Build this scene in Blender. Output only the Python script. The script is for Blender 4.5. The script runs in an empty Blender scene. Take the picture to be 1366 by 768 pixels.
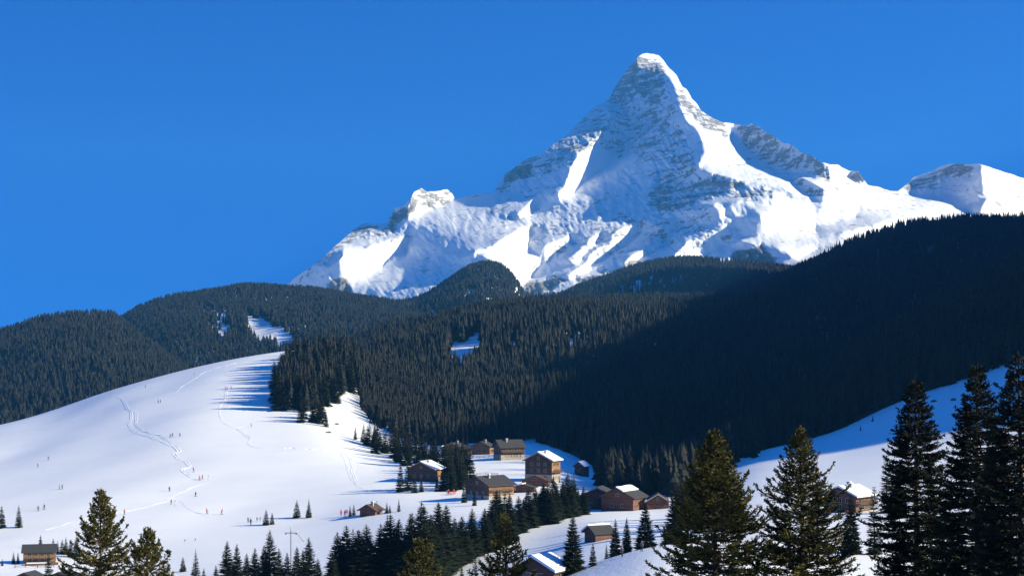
import bpy, bmesh, math, random
import numpy as np
from mathutils import Vector, Matrix
rad = math.radians
scene = bpy.context.scene
COL = scene.collection

# ---------------------------------------------------------------- camera
F = 1900.0            # focal length in pixels of the 1366 px wide photograph
CX, YH = 683.0, 520.0  # principal column, horizon row
cam = bpy.data.cameras.new("camera")
cam.sensor_width = 36.0
cam.lens = F / 1366.0 * 36.0
cam.shift_y = (YH - 384.0) / 1366.0
cam.clip_start = 0.5
cam.clip_end = 60000
camo = bpy.data.objects.new("camera", cam)
COL.objects.link(camo)
camo.rotation_euler = (math.pi / 2, 0, 0)
scene.camera = camo

# ---------------------------------------------------------------- sky, sun, exposure
SUN_EL, SUN_AZ = 24.0, -12.0      # azimuth measured from +X towards +Y
world = bpy.data.worlds.new("World")
scene.world = world
world.use_nodes = True
wt = world.node_tree
bgn = wt.nodes['Background']
sky = wt.nodes.new('ShaderNodeTexSky')
sky.sky_type = 'NISHITA'
sky.sun_disc = False
sky.sun_elevation = rad(SUN_EL)
sky.sun_rotation = rad(90.0 - SUN_AZ)
sky.altitude = 2600
sky.air_density = 1.0
sky.dust_density = 0.0
sky.ozone_density = 3.0
tc = wt.nodes.new('ShaderNodeTexCoord')
vm = wt.nodes.new('ShaderNodeVectorMath'); vm.operation = 'MULTIPLY_ADD'
vm.inputs[1].default_value = (1, 1, 1.35)
vm.inputs[2].default_value = (0, 0, 0.40)
hs = wt.nodes.new('ShaderNodeHueSaturation')
hs.inputs['Saturation'].default_value = 1.35
hs.inputs['Value'].default_value = 1.0
wt.links.new(tc.outputs['Generated'], vm.inputs[0])
wt.links.new(vm.outputs[0], sky.inputs['Vector'])
wt.links.new(sky.outputs[0], hs.inputs['Color'])
gm = wt.nodes.new('ShaderNodeMix'); gm.data_type = 'RGBA'; gm.blend_type = 'MULTIPLY'; gm.inputs[0].default_value = 1.0
gm.inputs[7].default_value = (0.0, 0.66, 1.03, 1)
wt.links.new(hs.outputs[0], gm.inputs[6])
wt.links.new(gm.outputs[2], bgn.inputs['Color'])
bgn.inputs['Strength'].default_value = 0.15

sl = bpy.data.lights.new("sun", 'SUN')
sl.energy = 5.0
sl.angle = rad(0.5)
sl.color = (1.0, 0.92, 0.64)
so = bpy.data.objects.new("sun", sl)
COL.objects.link(so)
sd = Vector((math.cos(rad(SUN_EL)) * math.cos(rad(SUN_AZ)), math.cos(rad(SUN_EL)) * math.sin(rad(SUN_AZ)), math.sin(rad(SUN_EL))))
so.rotation_euler = sd.to_track_quat('Z', 'Y').to_euler()
so.location = (300, -100, 300)

scene.view_settings.view_transform = 'Standard'
scene.view_settings.look = 'None'
scene.view_settings.exposure = 1.13
scene.view_settings.gamma = 1.0
scene.view_settings.use_curve_mapping = False

HAZE = 5.8e-5

# ---------------------------------------------------------------- helpers
def unproj(px, py, D):
    return Vector(((px - CX) / F * D, D, (YH - py) / F * D))

def tag(o, label=None, cat=None, group=None, kind=None):
    if label: o['label'] = label
    if cat: o['category'] = cat
    if group: o['group'] = group
    if kind: o['kind'] = kind
    return o

def empty(name, loc, rz=0.0, label=None, cat=None, group=None):
    o = bpy.data.objects.new(name, None)
    o.empty_display_size = 0.5
    COL.objects.link(o)
    o.location = loc
    o.rotation_euler = (0, 0, rz)
    return tag(o, label, cat, group)

def link_mesh(name, me, parent=None):
    o = bpy.data.objects.new(name, me)
    COL.objects.link(o)
    if parent is not None: o.parent = parent
    return o

def np_mesh(name, verts, faces, mats, smooth=False, mat_idx=None, attrs=None):
    """verts (n,3); faces (m,k) array all with k corners"""
    verts = np.asarray(verts, dtype=np.float32); faces = np.asarray(faces, dtype=np.int32)
    me = bpy.data.meshes.new(name)
    me.vertices.add(len(verts)); me.vertices.foreach_set('co', verts.ravel())
    k = faces.shape[1]
    me.loops.add(faces.size); me.loops.foreach_set('vertex_index', faces.ravel())
    me.polygons.add(len(faces))
    me.polygons.foreach_set('loop_start', np.arange(0, faces.size, k, dtype=np.int32))
    me.polygons.foreach_set('loop_total', np.full(len(faces), k, dtype=np.int32))
    if not isinstance(mats, (list, tuple)): mats = [mats]
    for m in mats: me.materials.append(m)
    if mat_idx is not None: me.polygons.foreach_set('material_index', np.asarray(mat_idx, dtype=np.int32))
    me.polygons.foreach_set('use_smooth', np.full(len(faces), bool(smooth)))
    if attrs:
        for an, av in attrs.items():
            a = me.attributes.new(an, 'FLOAT', 'POINT')
            a.data.foreach_set('value', np.asarray(av, dtype=np.float32))
    me.update(calc_edges=True)
    me.validate()
    return me

def grid_faces(nr, nc):
    i = np.arange(nr - 1)[:, None] * nc + np.arange(nc - 1)[None, :]
    return np.stack([i, i + 1, i + nc + 1, i + nc], -1).reshape(-1, 4)

_lat = {}
def vnoise(x, y, seed):
    if seed not in _lat:
        _lat[seed] = np.random.RandomState(seed).rand(256, 256)
    L = _lat[seed]
    xi = np.floor(x).astype(np.int64); yi = np.floor(y).astype(np.int64)
    fx = x - xi; fy = y - yi
    fx = fx * fx * fx * (fx * (fx * 6 - 15) + 10); fy = fy * fy * fy * (fy * (fy * 6 - 15) + 10)
    x0 = xi & 255; x1 = (xi + 1) & 255; y0 = yi & 255; y1 = (yi + 1) & 255
    return (L[y0, x0] * (1 - fx) + L[y0, x1] * fx) * (1 - fy) + (L[y1, x0] * (1 - fx) + L[y1, x1] * fx) * fy - 0.5

def fbm(x, y, scale, octaves=4, seed=1, gain=0.5, ridged=False):
    x = np.asarray(x, float) / scale; y = np.asarray(y, float) / scale
    t = 0; a = 1.0
    for o in range(octaves):
        n = vnoise(x + o * 17.3, y + o * 9.1, seed + o)
        if ridged: n = 0.5 - np.abs(n) * 2
        t = t + a * n
        x = x * 2.03 * 0.8 - y * 2.03 * 0.6; y = x * 0.75 + y * 1.25
        a *= gain
    return t

def pchip(xs, ys, xq):
    """monotone cubic along axis 0 of ys (n,...) -> (q,...)"""
    xs = np.asarray(xs, float); ys = np.asarray(ys, float); xq = np.asarray(xq, float)
    h = np.diff(xs); sh = (-1,) + (1,) * (ys.ndim - 1)
    d = np.diff(ys, axis=0) / h.reshape(sh)
    m = np.zeros_like(ys)
    w1 = (2 * h[1:] + h[:-1]).reshape(sh); w2 = (h[1:] + 2 * h[:-1]).reshape(sh)
    a, b = d[:-1], d[1:]
    ok = a * b > 0
    with np.errstate(divide='ignore', invalid='ignore'):
        mm = (w1 + w2) / (w1 / a + w2 / b)
    m[1:-1] = np.where(ok, mm, 0)
    m[0] = d[0]; m[-1] = d[-1]
    q = np.clip(xq, xs[0], xs[-1])
    i = np.clip(np.searchsorted(xs, q, side='right') - 1, 0, len(xs) - 2)
    t = ((q - xs[i]) / h[i]).reshape(sh); hh = h[i].reshape(sh)
    return ((2 * t**3 - 3 * t**2 + 1) * ys[i] + (t**3 - 2 * t**2 + t) * hh * m[i]
            + (-2 * t**3 + 3 * t**2) * ys[i + 1] + (t**3 - t**2) * hh * m[i + 1])

def inpoly(px, py, poly):
    c = np.zeros(np.broadcast(px, py).shape, bool)
    n = len(poly)
    for i in range(n):
        x0, y0 = poly[i]; x1, y1 = poly[(i + 1) % n]
        if y0 == y1: continue
        c ^= ((y0 > py) != (y1 > py)) & (px < (x1 - x0) * (py - y0) / (y1 - y0) + x0)
    return c

# ---------------------------------------------------------------- materials
def new_mat(name):
    m = bpy.data.materials.new(name); m.use_nodes = True
    return m, m.node_tree.nodes, m.node_tree.links, m.node_tree.nodes['Principled BSDF']

def noise_node(N, L, scale, detail=4, rough=0.5, vec=None, dims='3D'):
    n = N.new('ShaderNodeTexNoise'); n.inputs['Scale'].default_value = scale
    n.inputs['Detail'].default_value = detail; n.inputs['Roughness'].default_value = rough
    if vec is not None: L.new(vec, n.inputs['Vector'])
    return n

def ramp(N, L, src, stops):
    r = N.new('ShaderNodeValToRGB'); e = r.color_ramp.elements
    e[0].position = stops[0][0]; e[0].color = stops[0][1] + (1,) if len(stops[0][1]) == 3 else stops[0][1]
    e[1].position = stops[-1][0]; e[1].color = stops[-1][1] + (1,)
    for p, c in stops[1:-1]:
        q = e.new(p); q.color = c + (1,)
    L.new(src, r.inputs[0]); return r

def mat_snow(name, col=(0.88, 0.88, 0.87), bump=0.25, fine=1.2, big=0.05):
    m, N, L, P = new_mat(name)
    tcn = N.new('ShaderNodeTexCoord')
    n1 = noise_node(N, L, big, 6, 0.6, tcn.outputs['Object'])
    r = ramp(N, L, n1.outputs[0], [(0.3, tuple(c * 0.94 for c in col)), (0.7, col)])
    L.new(r.outputs[0], P.inputs['Base Color'])
    P.inputs['Roughness'].default_value = 0.55
    P.inputs['Specular IOR Level'].default_value = 0.3
    n2 = noise_node(N, L, fine, 8, 0.65, tcn.outputs['Object'])
    b = N.new('ShaderNodeBump'); b.inputs['Strength'].default_value = bump; b.inputs['Distance'].default_value = 0.5
    L.new(n2.outputs[0], b.inputs['Height']); L.new(b.outputs[0], P.inputs['Normal'])
    return m

def mat_simple(name, col, rough=0.8, scale=3.0, var=0.35, bump=0.0, metallic=0.0, stretch=None):
    m, N, L, P = new_mat(name)
    tcn = N.new('ShaderNodeTexCoord'); v = tcn.outputs['Object']
    if stretch:
        mp = N.new('ShaderNodeMapping'); mp.inputs['Scale'].default_value = stretch
        L.new(v, mp.inputs[0]); v = mp.outputs[0]
    n = noise_node(N, L, scale, 5, 0.6, v)
    r = ramp(N, L, n.outputs[0], [(0.25, tuple(c * (1 - var) for c in col)), (0.75, tuple(min(1, c * (1 + var)) for c in col))])
    L.new(r.outputs[0], P.inputs['Base Color'])
    P.inputs['Roughness'].default_value = rough; P.inputs['Metallic'].default_value = metallic
    if bump:
        b = N.new('ShaderNodeBump'); b.inputs['Strength'].default_value = bump; b.inputs['Distance'].default_value = 0.05
        L.new(n.outputs[0], b.inputs['Height']); L.new(b.outputs[0], P.inputs['Normal'])
    return m

def mat_wood(name, col, plank=3.2, vertical=True):
    m, N, L, P = new_mat(name)
    tcn = N.new('ShaderNodeTexCoord'); v = tcn.outputs['Object']
    sx = N.new('ShaderNodeSeparateXYZ'); L.new(v, sx.inputs[0])
    # plank seams: height bands (horizontal logs)
    mt = N.new('ShaderNodeMath'); mt.operation = 'MULTIPLY'; mt.inputs[1].default_value = plank
    L.new(sx.outputs['Z'], mt.inputs[0])
    fr = N.new('ShaderNodeMath'); fr.operation = 'FRACT'; L.new(mt.outputs[0], fr.inputs[0])
    fl = N.new('ShaderNodeMath'); fl.operation = 'FLOOR'; L.new(mt.outputs[0], fl.inputs[0])
    wn = N.new('ShaderNodeTexWhiteNoise'); wn.noise_dimensions = '1D'; L.new(fl.outputs[0], wn.inputs['W'])
    n = noise_node(N, L, 0.9, 6, 0.65, v)
    ad = N.new('ShaderNodeMath'); ad.operation = 'MULTIPLY_ADD'; ad.inputs[1].default_value = 0.35
    L.new(wn.outputs[0], ad.inputs[0]); L.new(n.outputs[0], ad.inputs[2])
    r = ramp(N, L, ad.outputs[0], [(0.3, tuple(c * 0.5 for c in col)), (0.62, col), (0.95, tuple(min(1, c * 1.6) for c in col))])
    L.new(r.outputs[0], P.inputs['Base Color']); P.inputs['Roughness'].default_value = 0.85
    b = N.new('ShaderNodeBump'); b.inputs['Strength'].default_value = 0.6; b.inputs['Distance'].default_value = 0.06
    pg = N.new('ShaderNodeMath'); pg.operation = 'PINGPONG'; pg.inputs[1].default_value = 0.5
    L.new(mt.outputs[0], pg.inputs[0]); L.new(pg.outputs[0], b.inputs['Height']); L.new(b.outputs[0], P.inputs['Normal'])
    return m

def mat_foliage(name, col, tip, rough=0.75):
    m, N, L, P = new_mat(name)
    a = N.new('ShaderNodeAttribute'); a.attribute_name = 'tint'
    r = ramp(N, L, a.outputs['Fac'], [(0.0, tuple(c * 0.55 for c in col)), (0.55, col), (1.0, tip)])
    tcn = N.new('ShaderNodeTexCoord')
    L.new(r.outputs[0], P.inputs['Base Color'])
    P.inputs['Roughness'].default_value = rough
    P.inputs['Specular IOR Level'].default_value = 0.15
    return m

M = {}
M['snow'] = mat_snow('snow')
M['snow_far'] = mat_snow('snow_hill', bump=0.3, fine=0.3, big=0.01)
M['roof_snow'] = mat_snow('roof_snow', (0.82, 0.84, 0.88), 0.2, 2.0, 0.5)
M['wood'] = mat_wood('weathered_wood', (0.13, 0.072, 0.042))
M['wood_red'] = mat_wood('red_brown_wood', (0.105, 0.045, 0.033))
M['wood_lit'] = mat_wood('sunlit_wood', (0.21, 0.115, 0.06))  # sunlight put into the wood colour, for the sunward right walls
M['wood_dark'] = mat_wood('dark_wood', (0.065, 0.038, 0.03))
M['stone'] = mat_simple('plaster_stone', (0.34, 0.30, 0.26), 0.9, 1.5, 0.25, 0.4)
M['roof'] = mat_simple('grey_shingle', (0.036, 0.035, 0.038), 0.85, 2.0, 0.5, 0.8, stretch=(1, 1, 4))
M['trim'] = mat_simple('pale_trim', (0.33, 0.27, 0.21), 0.8, 3, 0.2)
M['shutter'] = mat_simple('brown_shutter', (0.09, 0.04, 0.025), 0.7, 3, 0.3)
M['metal'] = mat_simple('galvanised_steel', (0.25, 0.26, 0.27), 0.45, 2, 0.2, metallic=0.7)
M['cable'] = mat_simple('steel_cable', (0.05, 0.05, 0.055), 0.6, 1, 0.2)
M['bark'] = mat_simple('bark', (0.085, 0.058, 0.04), 0.95, 6, 0.45, 0.8, stretch=(1, 1, 0.25))
m, N, L, P = new_mat('window_glass'); P.inputs['Base Color'].default_value = (0.02, 0.025, 0.03, 1); P.inputs['Roughness'].default_value = 0.08; M['glass'] = m
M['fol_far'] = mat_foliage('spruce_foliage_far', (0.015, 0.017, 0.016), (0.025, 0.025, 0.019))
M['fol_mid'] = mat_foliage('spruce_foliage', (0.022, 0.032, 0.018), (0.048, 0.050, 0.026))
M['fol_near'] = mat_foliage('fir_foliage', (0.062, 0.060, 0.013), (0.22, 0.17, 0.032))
M['fol_dark'] = mat_foliage('shade_toned_fir_foliage', (0.016, 0.022, 0.012), (0.040, 0.042, 0.018))  # firs at the right edge: shade put into a darker foliage colour
M['floor'] = mat_simple('forest_floor', (0.035, 0.034, 0.028), 0.95, 0.05, 0.4)
M['litter'] = mat_simple('trampled_snow', (0.80, 0.81, 0.82), 0.8, 1.5, 0.05, 0.8)
for nm, c in dict(red=(0.55, 0.03, 0.035), navy=(0.02, 0.03, 0.09), black=(0.015, 0.015, 0.018), orange=(0.6, 0.12, 0.02), teal=(0.02, 0.16, 0.2),
                  grey=(0.12, 0.12, 0.13), yellow=(0.6, 0.4, 0.03), pink=(0.65, 0.08, 0.2), green=(0.03, 0.15, 0.06), skin=(0.5, 0.28, 0.2)).items():
    M[nm] = mat_simple(nm + '_cloth', c, 0.7, 6, 0.15)

# mountain: snow over banded rock
def mat_mountain():
    m, N, L, P = new_mat('mountain_rock_and_snow')
    tcn = N.new('ShaderNodeTexCoord'); v = tcn.outputs['Object']
    at = N.new('ShaderNodeAttribute'); at.attribute_name = 'rock'
    mp = N.new('ShaderNodeMapping'); mp.inputs['Rotation'].default_value = (0, rad(14), 0); mp.inputs['Scale'].default_value = (0.010, 0.010, 0.055)
    L.new(v, mp.inputs[0])
    strata = noise_node(N, L, 1.0, 9, 0.62, mp.outputs[0])
    fine = noise_node(N, L, 0.035, 10, 0.72, v)
    # rock amount = attr + noise
    a1 = N.new('ShaderNodeMath'); a1.operation = 'ADD'; L.new(strata.outputs[0], a1.inputs[0]); L.new(fine.outputs[0], a1.inputs[1])
    a2 = N.new('ShaderNodeMath'); a2.operation = 'MULTIPLY_ADD'; a2.inputs[1].default_value = 3.2; a2.inputs[2].default_value = -3.24
    L.new(a1.outputs[0], a2.inputs[0])
    a3 = N.new('ShaderNodeMath'); a3.operation = 'ADD'; L.new(a2.outputs[0], a3.inputs[0]); L.new(at.outputs['Fac'], a3.inputs[1])
    mk = ramp(N, L, a3.outputs[0], [(0.42, (0, 0, 0)), (0.62, (1, 1, 1))])
    rc = ramp(N, L, fine.outputs[0], [(0.3, (0.14, 0.13, 0.135)), (0.5, (0.29, 0.27, 0.265)), (0.75, (0.48, 0.45, 0.43))])
    sn = noise_node(N, L, 0.004, 6, 0.6, v)
    sc = ramp(N, L, sn.outputs[0], [(0.3, (0.82, 0.83, 0.84)), (0.7, (0.87, 0.87, 0.87))])
    mx = N.new('ShaderNodeMix'); mx.data_type = 'RGBA'
    L.new(mk.outputs[0], mx.inputs[0]); L.new(sc.outputs[0], mx.inputs[6]); L.new(rc.outputs[0], mx.inputs[7])
    L.new(mx.outputs[2], P.inputs['Base Color']); P.inputs['Roughness'].default_value = 0.75
    P.inputs['Specular IOR Level'].default_value = 0.2
    b = N.new('ShaderNodeBump'); b.inputs['Strength'].default_value = 0.5; b.inputs['Distance'].default_value = 10.0
    L.new(fine.outputs[0], b.inputs['Height'])
    b2 = N.new('ShaderNodeBump'); b2.inputs['Distance'].default_value = 14.0
    L.new(a3.outputs[0], b2.inputs['Height']); L.new(b.outputs[0], b2.inputs['Normal'])
    ms = N.new('ShaderNodeMath'); ms.operation = 'MULTIPLY'; ms.inputs[1].default_value = 0.6; ms.use_clamp = True
    L.new(at.outputs['Fac'], ms.inputs[0]); L.new(ms.outputs[0], b2.inputs['Strength'])
    L.new(b2.outputs[0], P.inputs['Normal'])
    return m
M['mountain'] = mat_mountain()

# ================================================================ SETTING
# ---------------------------------------------------------------- valley ground (ski slope, terrace, meadows)
GPX = [-1500, -400, 0, 150, 300, 420, 520, 620, 720, 800, 900, 1000, 1100, 1200, 1366, 1700, 2900]
GR = [200, 240, 280, 340, 400, 460, 520, 600, 700, 800, 950, 1100, 1300]
GT = {
 -1500: [960, 920, 880, 840, 800, 770, 740, 715, 690, 670, 650, 640, 680],
 -400: [930, 880, 850, 820, 785, 750, 722, 695, 665, 640, 620, 612, 650],
 0:    [900, 860, 830, 795, 757, 720, 690, 660, 628, 600, 574, 566, 596],
 150:  [895, 850, 825, 792, 757, 716, 682, 645, 607, 574, 540, 521, 545],
 300:  [890, 845, 815, 782, 747, 712, 678, 636, 592, 554, 508, 480, 500],
 420:  [885, 840, 805, 770, 737, 704, 672, 632, 590, 553, 503, 463, 462],
 520:  [870, 825, 795, 757, 722, 690, 662, 632, 605, 582, 540, 500, 480],
 620:  [850, 812, 786, 738, 702, 678, 660, 627, 603, 590, 560, 520, 500],
 720:  [782, 778, 760, 725, 696, 674, 656, 626, 600, 585, 560, 545, 530],
 800:  [753, 757, 742, 706, 688, 675, 662, 646, 628, 610, 580, 560, 550],
 900:  [729, 733, 726, 702, 686, 670, 655, 640, 620, 600, 580, 560, 550],
 1000: [730, 722, 710, 688, 662, 638, 620, 602, 590, 580, 560, 550, 540],
 1100: [738, 720, 702, 681, 652, 622, 598, 576, 560, 550, 540, 530, 520],
 1200: [742, 718, 700, 676, 641, 603, 566, 532, 510, 500, 490, 480, 470],
 1366: [745, 716, 692, 658, 620, 575, 526, 482, 455, 440, 430, 420, 410],
 1700: [740, 700, 660, 605, 550, 480, 400, 320, 260, 220, 200, 190, 180],
 2900: [700, 640, 560, 480, 360, 80, -60, -60, -60, -20, 50, 100, 150],
}
NEAR = [(2, -1.75), (6, -3.6), (15, -8), (30, -13), (60, -20), (100, -25), (150, -27)]
cols = np.unique(np.concatenate([np.linspace(-1500, -100, 70), np.arange(-100, 1480, 2.5), np.linspace(1480, 2900, 70)]))
rows = np.exp(np.concatenate([np.linspace(math.log(2), math.log(150), 60)[:-1], np.linspace(math.log(150), math.log(1300), 460)]))
tbl = np.array([GT[p] for p in GPX], float)          # (px, D)
zt = (YH - tbl) / F * np.array(GR)[None, :]           # heights
near = np.array([z for d, z in NEAR])[None, :].repeat(len(GPX), 0)
allD = np.array([d for d, z in NEAR] + GR, float)
zall = np.concatenate([near, zt], 1)                  # (px, D)
zD = pchip(np.log(allD), zall.T, np.log(rows))        # (rows, px)
zG = pchip(np.array(GPX, float), zD.T, cols).T        # (rows, cols)
GXX = (cols[None, :] - CX) / F * rows[:, None]
GYY = rows[:, None] * np.ones_like(cols)[None, :]
rough_amp = np.clip((GYY - 100) / 200, 0.1, 1)
zG = zG + rough_amp * (fbm(GXX, GYY, 90, 3, 11) * 1.1 + fbm(GXX, GYY, 14, 3, 21) * 0.12)
zG = zG + fbm(GXX / 16.0 + GYY / 90.0, GYY / 150.0, 1.0, 3, 31) * 5.5 * np.exp(-((GXX + 290) / 70) ** 2) * np.exp(-((GYY - 930) / 130) ** 2)
zG = zG + fbm(GXX / 45.0, GYY / 130.0 + GXX / 200, 1.0, 3, 37) * 1.9 * np.clip((GYY - 350) / 150, 0, 1)
zG = zG + fbm(GXX, GYY, 5.0, 3, 43, 0.6) * 0.17 * np.clip((GYY - 250) / 150, 0, 1)
# churned snow beside the wandering track
zG = zG + np.clip(fbm(GXX, GYY, 3.2, 3, 47, 0.7) + 0.05, 0, 1) * 0.9 * np.exp(-((cols[None, :] - 176 - (GYY - 900) * -0.1) / 20) ** 2) * np.exp(-((GYY - 860) / 95) ** 2)
zG = zG + np.clip(fbm(GXX, GYY, 2.6, 3, 57, 0.7), 0, 1) * 0.45 * np.exp(-((cols[None, :] - 330) / 26) ** 2) * np.exp(-((GYY - 905) / 120) ** 2)
# the ski hill drops away beyond its crest
drop = np.clip((GYY - 1120) / 180, 0, 1)
zG = zG - np.where(GXX < -130, drop**2 * 60, 0)

_u = (cols >= -100) & (cols <= 1480)
_k = np.exp(-0.5 * (np.arange(-30, 31) / 11.0) ** 2); _k /= _k.sum()
_seg = zG[:, _u]; _p = np.pad(_seg, ((0, 0), (30, 30)), mode='reflect', reflect_type='odd')
zG[:, _u] = np.apply_along_axis(lambda r: np.convolve(r, _k, 'valid'), 1, _p)

def gz(px, D):
    i = np.clip(np.searchsorted(rows, D) - 1, 0, len(rows) - 2); j = np.clip(np.searchsorted(cols, px) - 1, 0, len(cols) - 2)
    u = (D - rows[i]) / (rows[i + 1] - rows[i]); v = (px - cols[j]) / (cols[j + 1] - cols[j])
    return float((zG[i, j] * (1 - v) + zG[i, j + 1] * v) * (1 - u) + (zG[i + 1, j] * (1 - v) + zG[i + 1, j + 1] * v) * u)

def gxy(x, y):
    return gz(x / y * F + CX, y)

def ground_at(px, py, dmin=200.0):
    """ground point seen at that place of the picture"""
    prev = None
    for D in rows[rows >= dmin]:
        y = YH - gz(px, D) / D * F
        if y <= py:
            if prev is not None and prev[1] > py:
                t = (prev[1] - py) / (prev[1] - y); D = prev[0] + (D - prev[0]) * t
            return Vector(((px - CX) / F * D, D, gz(px, D)))
        prev = (D, y)
    return Vector(((px - CX) / F * 1000, 1000, gz(px, 1000)))

gv = np.stack([GXX, GYY, zG], -1).reshape(-1, 3)
nr_, nc_ = zG.shape
# skirt down behind the far edge
sk = np.stack([GXX[-1] * 1.02, GYY[-1] * 1.02, zG[-1] * 0 - 140], -1)
gv = np.concatenate([gv, sk]); gf = grid_faces(nr_ + 1, nc_)
ground = link_mesh('ground', np_mesh('ground', gv, gf, M['snow'], True))
tag(ground, kind='structure')
# valley floor under everything, out to the horizon
pl = np.array([(-9000, -3000, -150), (9000, -3000, -150), (9000, 11000, -150), (-9000, 11000, -150)])
tag(link_mesh('valley_floor', np_mesh('valley_floor', pl, [[0, 1, 2, 3]], M['snow_far'])), kind='structure')
# the viewpoint's own bank, behind and beside the camera
bk = []
ths = np.linspace(rad(-50), rad(230), 60)
for r_, z_ in ((0.5, -1.7), (20, -2.2), (80, -12), (300, -60), (700, -150)):
    for a in ths: bk.append((r_ * math.cos(a + math.pi), r_ * math.sin(a + math.pi), z_ - 0.4))
bkm = np_mesh('bank', bk, grid_faces(5, 60), M['snow'], True)
tag(link_mesh('snow_bank', bkm), kind='structure')

# ---------------------------------------------------------------- forested hills
class Hill:
    def __init__(s, name, ridge, base, mat, power=1.0, amp=14, seed=5, nr=90, step=8, back=(600, 260), conv=0.6):
        r = np.array(ridge, float); b = np.array(base, float)
        s.cols = np.arange(r[0, 0], r[-1, 0] + step, step)
        ry = pchip(r[:, 0], r[:, 1:], s.cols); by = pchip(b[:, 0], b[:, 1:], s.cols)
        zr = (YH - ry[:, 0]) / F * ry[:, 1]; zb = (YH - by[:, 0]) / F * by[:, 1]
        s.t = np.linspace(0, 1, nr)
        T = s.t[:, None]
        D = by[:, 1][None] * (1 - T) + ry[:, 1][None] * T
        w = conv * np.sin(T * math.pi / 2) + (1 - conv) * T
        Z = zb[None] + (zr - zb)[None] * w
        X = (s.cols[None] - CX) / F * D
        win = np.clip(np.sin(T * math.pi), 0, 1) ** 0.6
        Z = Z + win * amp * (fbm(X, D, 260, 3, seed) * 2.0 + fbm(X, D, 60, 3, seed + 7) * 0.5)
        s.D, s.Z, s.X = D, Z, X
        # front foot and back side
        foot = np.stack([(s.cols - CX) / F * D[0], D[0], Z[0] - 60], -1)[None]
        P = np.stack([X, D, Z], -1)
        bks = []
        for k in (0.12, 0.35, 0.7, 1.0):
            Dk = D[-1] + back[0] * k
            bks.append(np.stack([(s.cols - CX) / F * Dk, Dk, Z[-1] - back[1] * k ** 1.5 - 4 * k], -1))
        P = np.concatenate([foot, P, np.array(bks)], 0)
        s.obj = link_mesh(name, np_mesh(name, P.reshape(-1, 3), grid_faces(P.shape[0], P.shape[1]), mat, True))
        tag(s.obj, kind='structure')
    def at(s, px, t):
        px = np.asarray(px, float); t = np.asarray(t, float)
        j = np.clip((px - s.cols[0]) / (s.cols[1] - s.cols[0]), 0, len(s.cols) - 1.001); i = np.clip(t * (len(s.t) - 1), 0, len(s.t) - 1.001)
        ji = j.astype(int); ii = i.astype(int); v = j - ji; u = i - ii
        def g(A): return (A[ii, ji] * (1 - v) + A[ii, ji + 1] * v) * (1 - u) + (A[ii + 1, ji] * (1 - v) + A[ii + 1, ji + 1] * v) * u
        D = g(s.D); return (px - CX) / F * D, D, g(s.Z)
    def scatter(s, n, rng, clear=(), pxr=None):
        """uniform over the ground, rejected inside clearings"""
        px = rng.uniform(*(pxr or (s.cols[0], s.cols[-1])), n * 3); t = rng.uniform(0, 1, n * 3)
        x, D, z = s.at(px, t)
        keep = rng.rand(n * 3) < (D / D.max()) ** 1.0
        py = YH - z / D * F
        for poly, dens in clear:
            ins = inpoly(px + fbm(px, py, 14, 2, 71) * 14, py + fbm(px, py, 9, 2, 72) * 9, poly)
            keep &= ~(ins & (rng.rand(len(px)) > dens))
        idx = np.nonzero(keep)[0][:n]
        return x[idx], D[idx], z[idx], px[idx], py[idx]

hillC = Hill('right_hill', [(560, 620, 1000), (700, 562, 1150), (760, 520, 1280), (840, 468, 1500), (900, 436, 1650), (1000, 396, 1900), (1050, 372, 2000), (1130, 332, 2150), (1200, 309, 2250), (1300, 294, 2350), (1366, 292, 2400), (1500, 210, 2450), (1750, -20, 2450), (2200, -250, 2450), (2900, -400, 2500)],
             [(560, 640, 800), (700, 610, 760), (840, 650, 640), (1000, 620, 700), (1366, 470, 1000), (2200, 350, 1100), (2900, 300, 1200)], M['floor'], amp=12, seed=31, conv=0.3)
hillD = Hill('near_hill', [(940, 628, 700), (1000, 590, 740), (1050, 555, 780), (1100, 518, 820), (1150, 482, 860), (1200, 450, 890), (1250, 418, 920), (1300, 386, 950), (1366, 350, 980), (1500, 270, 1000), (1750, 120, 1000), (2200, -80, 1000), (2900, -250, 1000)],
             [(940, 640, 560), (1010, 612, 585), (1100, 580, 590), (1200, 536, 595), (1366, 486, 598), (1500, 435, 600), (1750, 360, 600), (2200, 290, 600), (2900, 220, 600)], M['floor'], amp=6, seed=41, step=6, conv=0.2)
hillB1 = Hill('middle_hill', [(380, 500, 1500), (440, 482, 1500), (480, 466, 1550), (520, 452, 1650), (560, 444, 1750), (620, 432, 1850), (700, 420, 1900), (800, 412, 1950), (900, 408, 2000), (1000, 405, 2000), (1200, 400, 2000)],
              [(380, 560, 1150), (440, 575, 1000), (480, 598, 850), (560, 600, 800), (640, 596, 790), (700, 598, 780), (800, 625, 720), (900, 640, 700), (1200, 560, 800)], M['snow_far'], amp=12, seed=51, conv=0.5)
hillB2 = Hill('knoll_hill', [(250, 440, 3000), (400, 425, 3000), (470, 418, 3050), (520, 410, 3100), (560, 402, 3150), (600, 378, 3200), (630, 360, 3250), (645, 357, 3250), (668, 362, 3250), (690, 385, 3250), (703, 402, 3250), (740, 400, 3200), (775, 385, 3200), (800, 376, 3200), (850, 360, 3200), (900, 351, 3200), (930, 350, 3200), (965, 352, 3200), (1000, 354, 3200), (1060, 362, 3200), (1200, 380, 3200), (1500, 380, 3200)],
              [(250, 520, 2000), (600, 480, 2000), (900, 460, 2100), (1500, 440, 2200)], M['snow_far'], amp=14, seed=61, conv=0.4)
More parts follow.
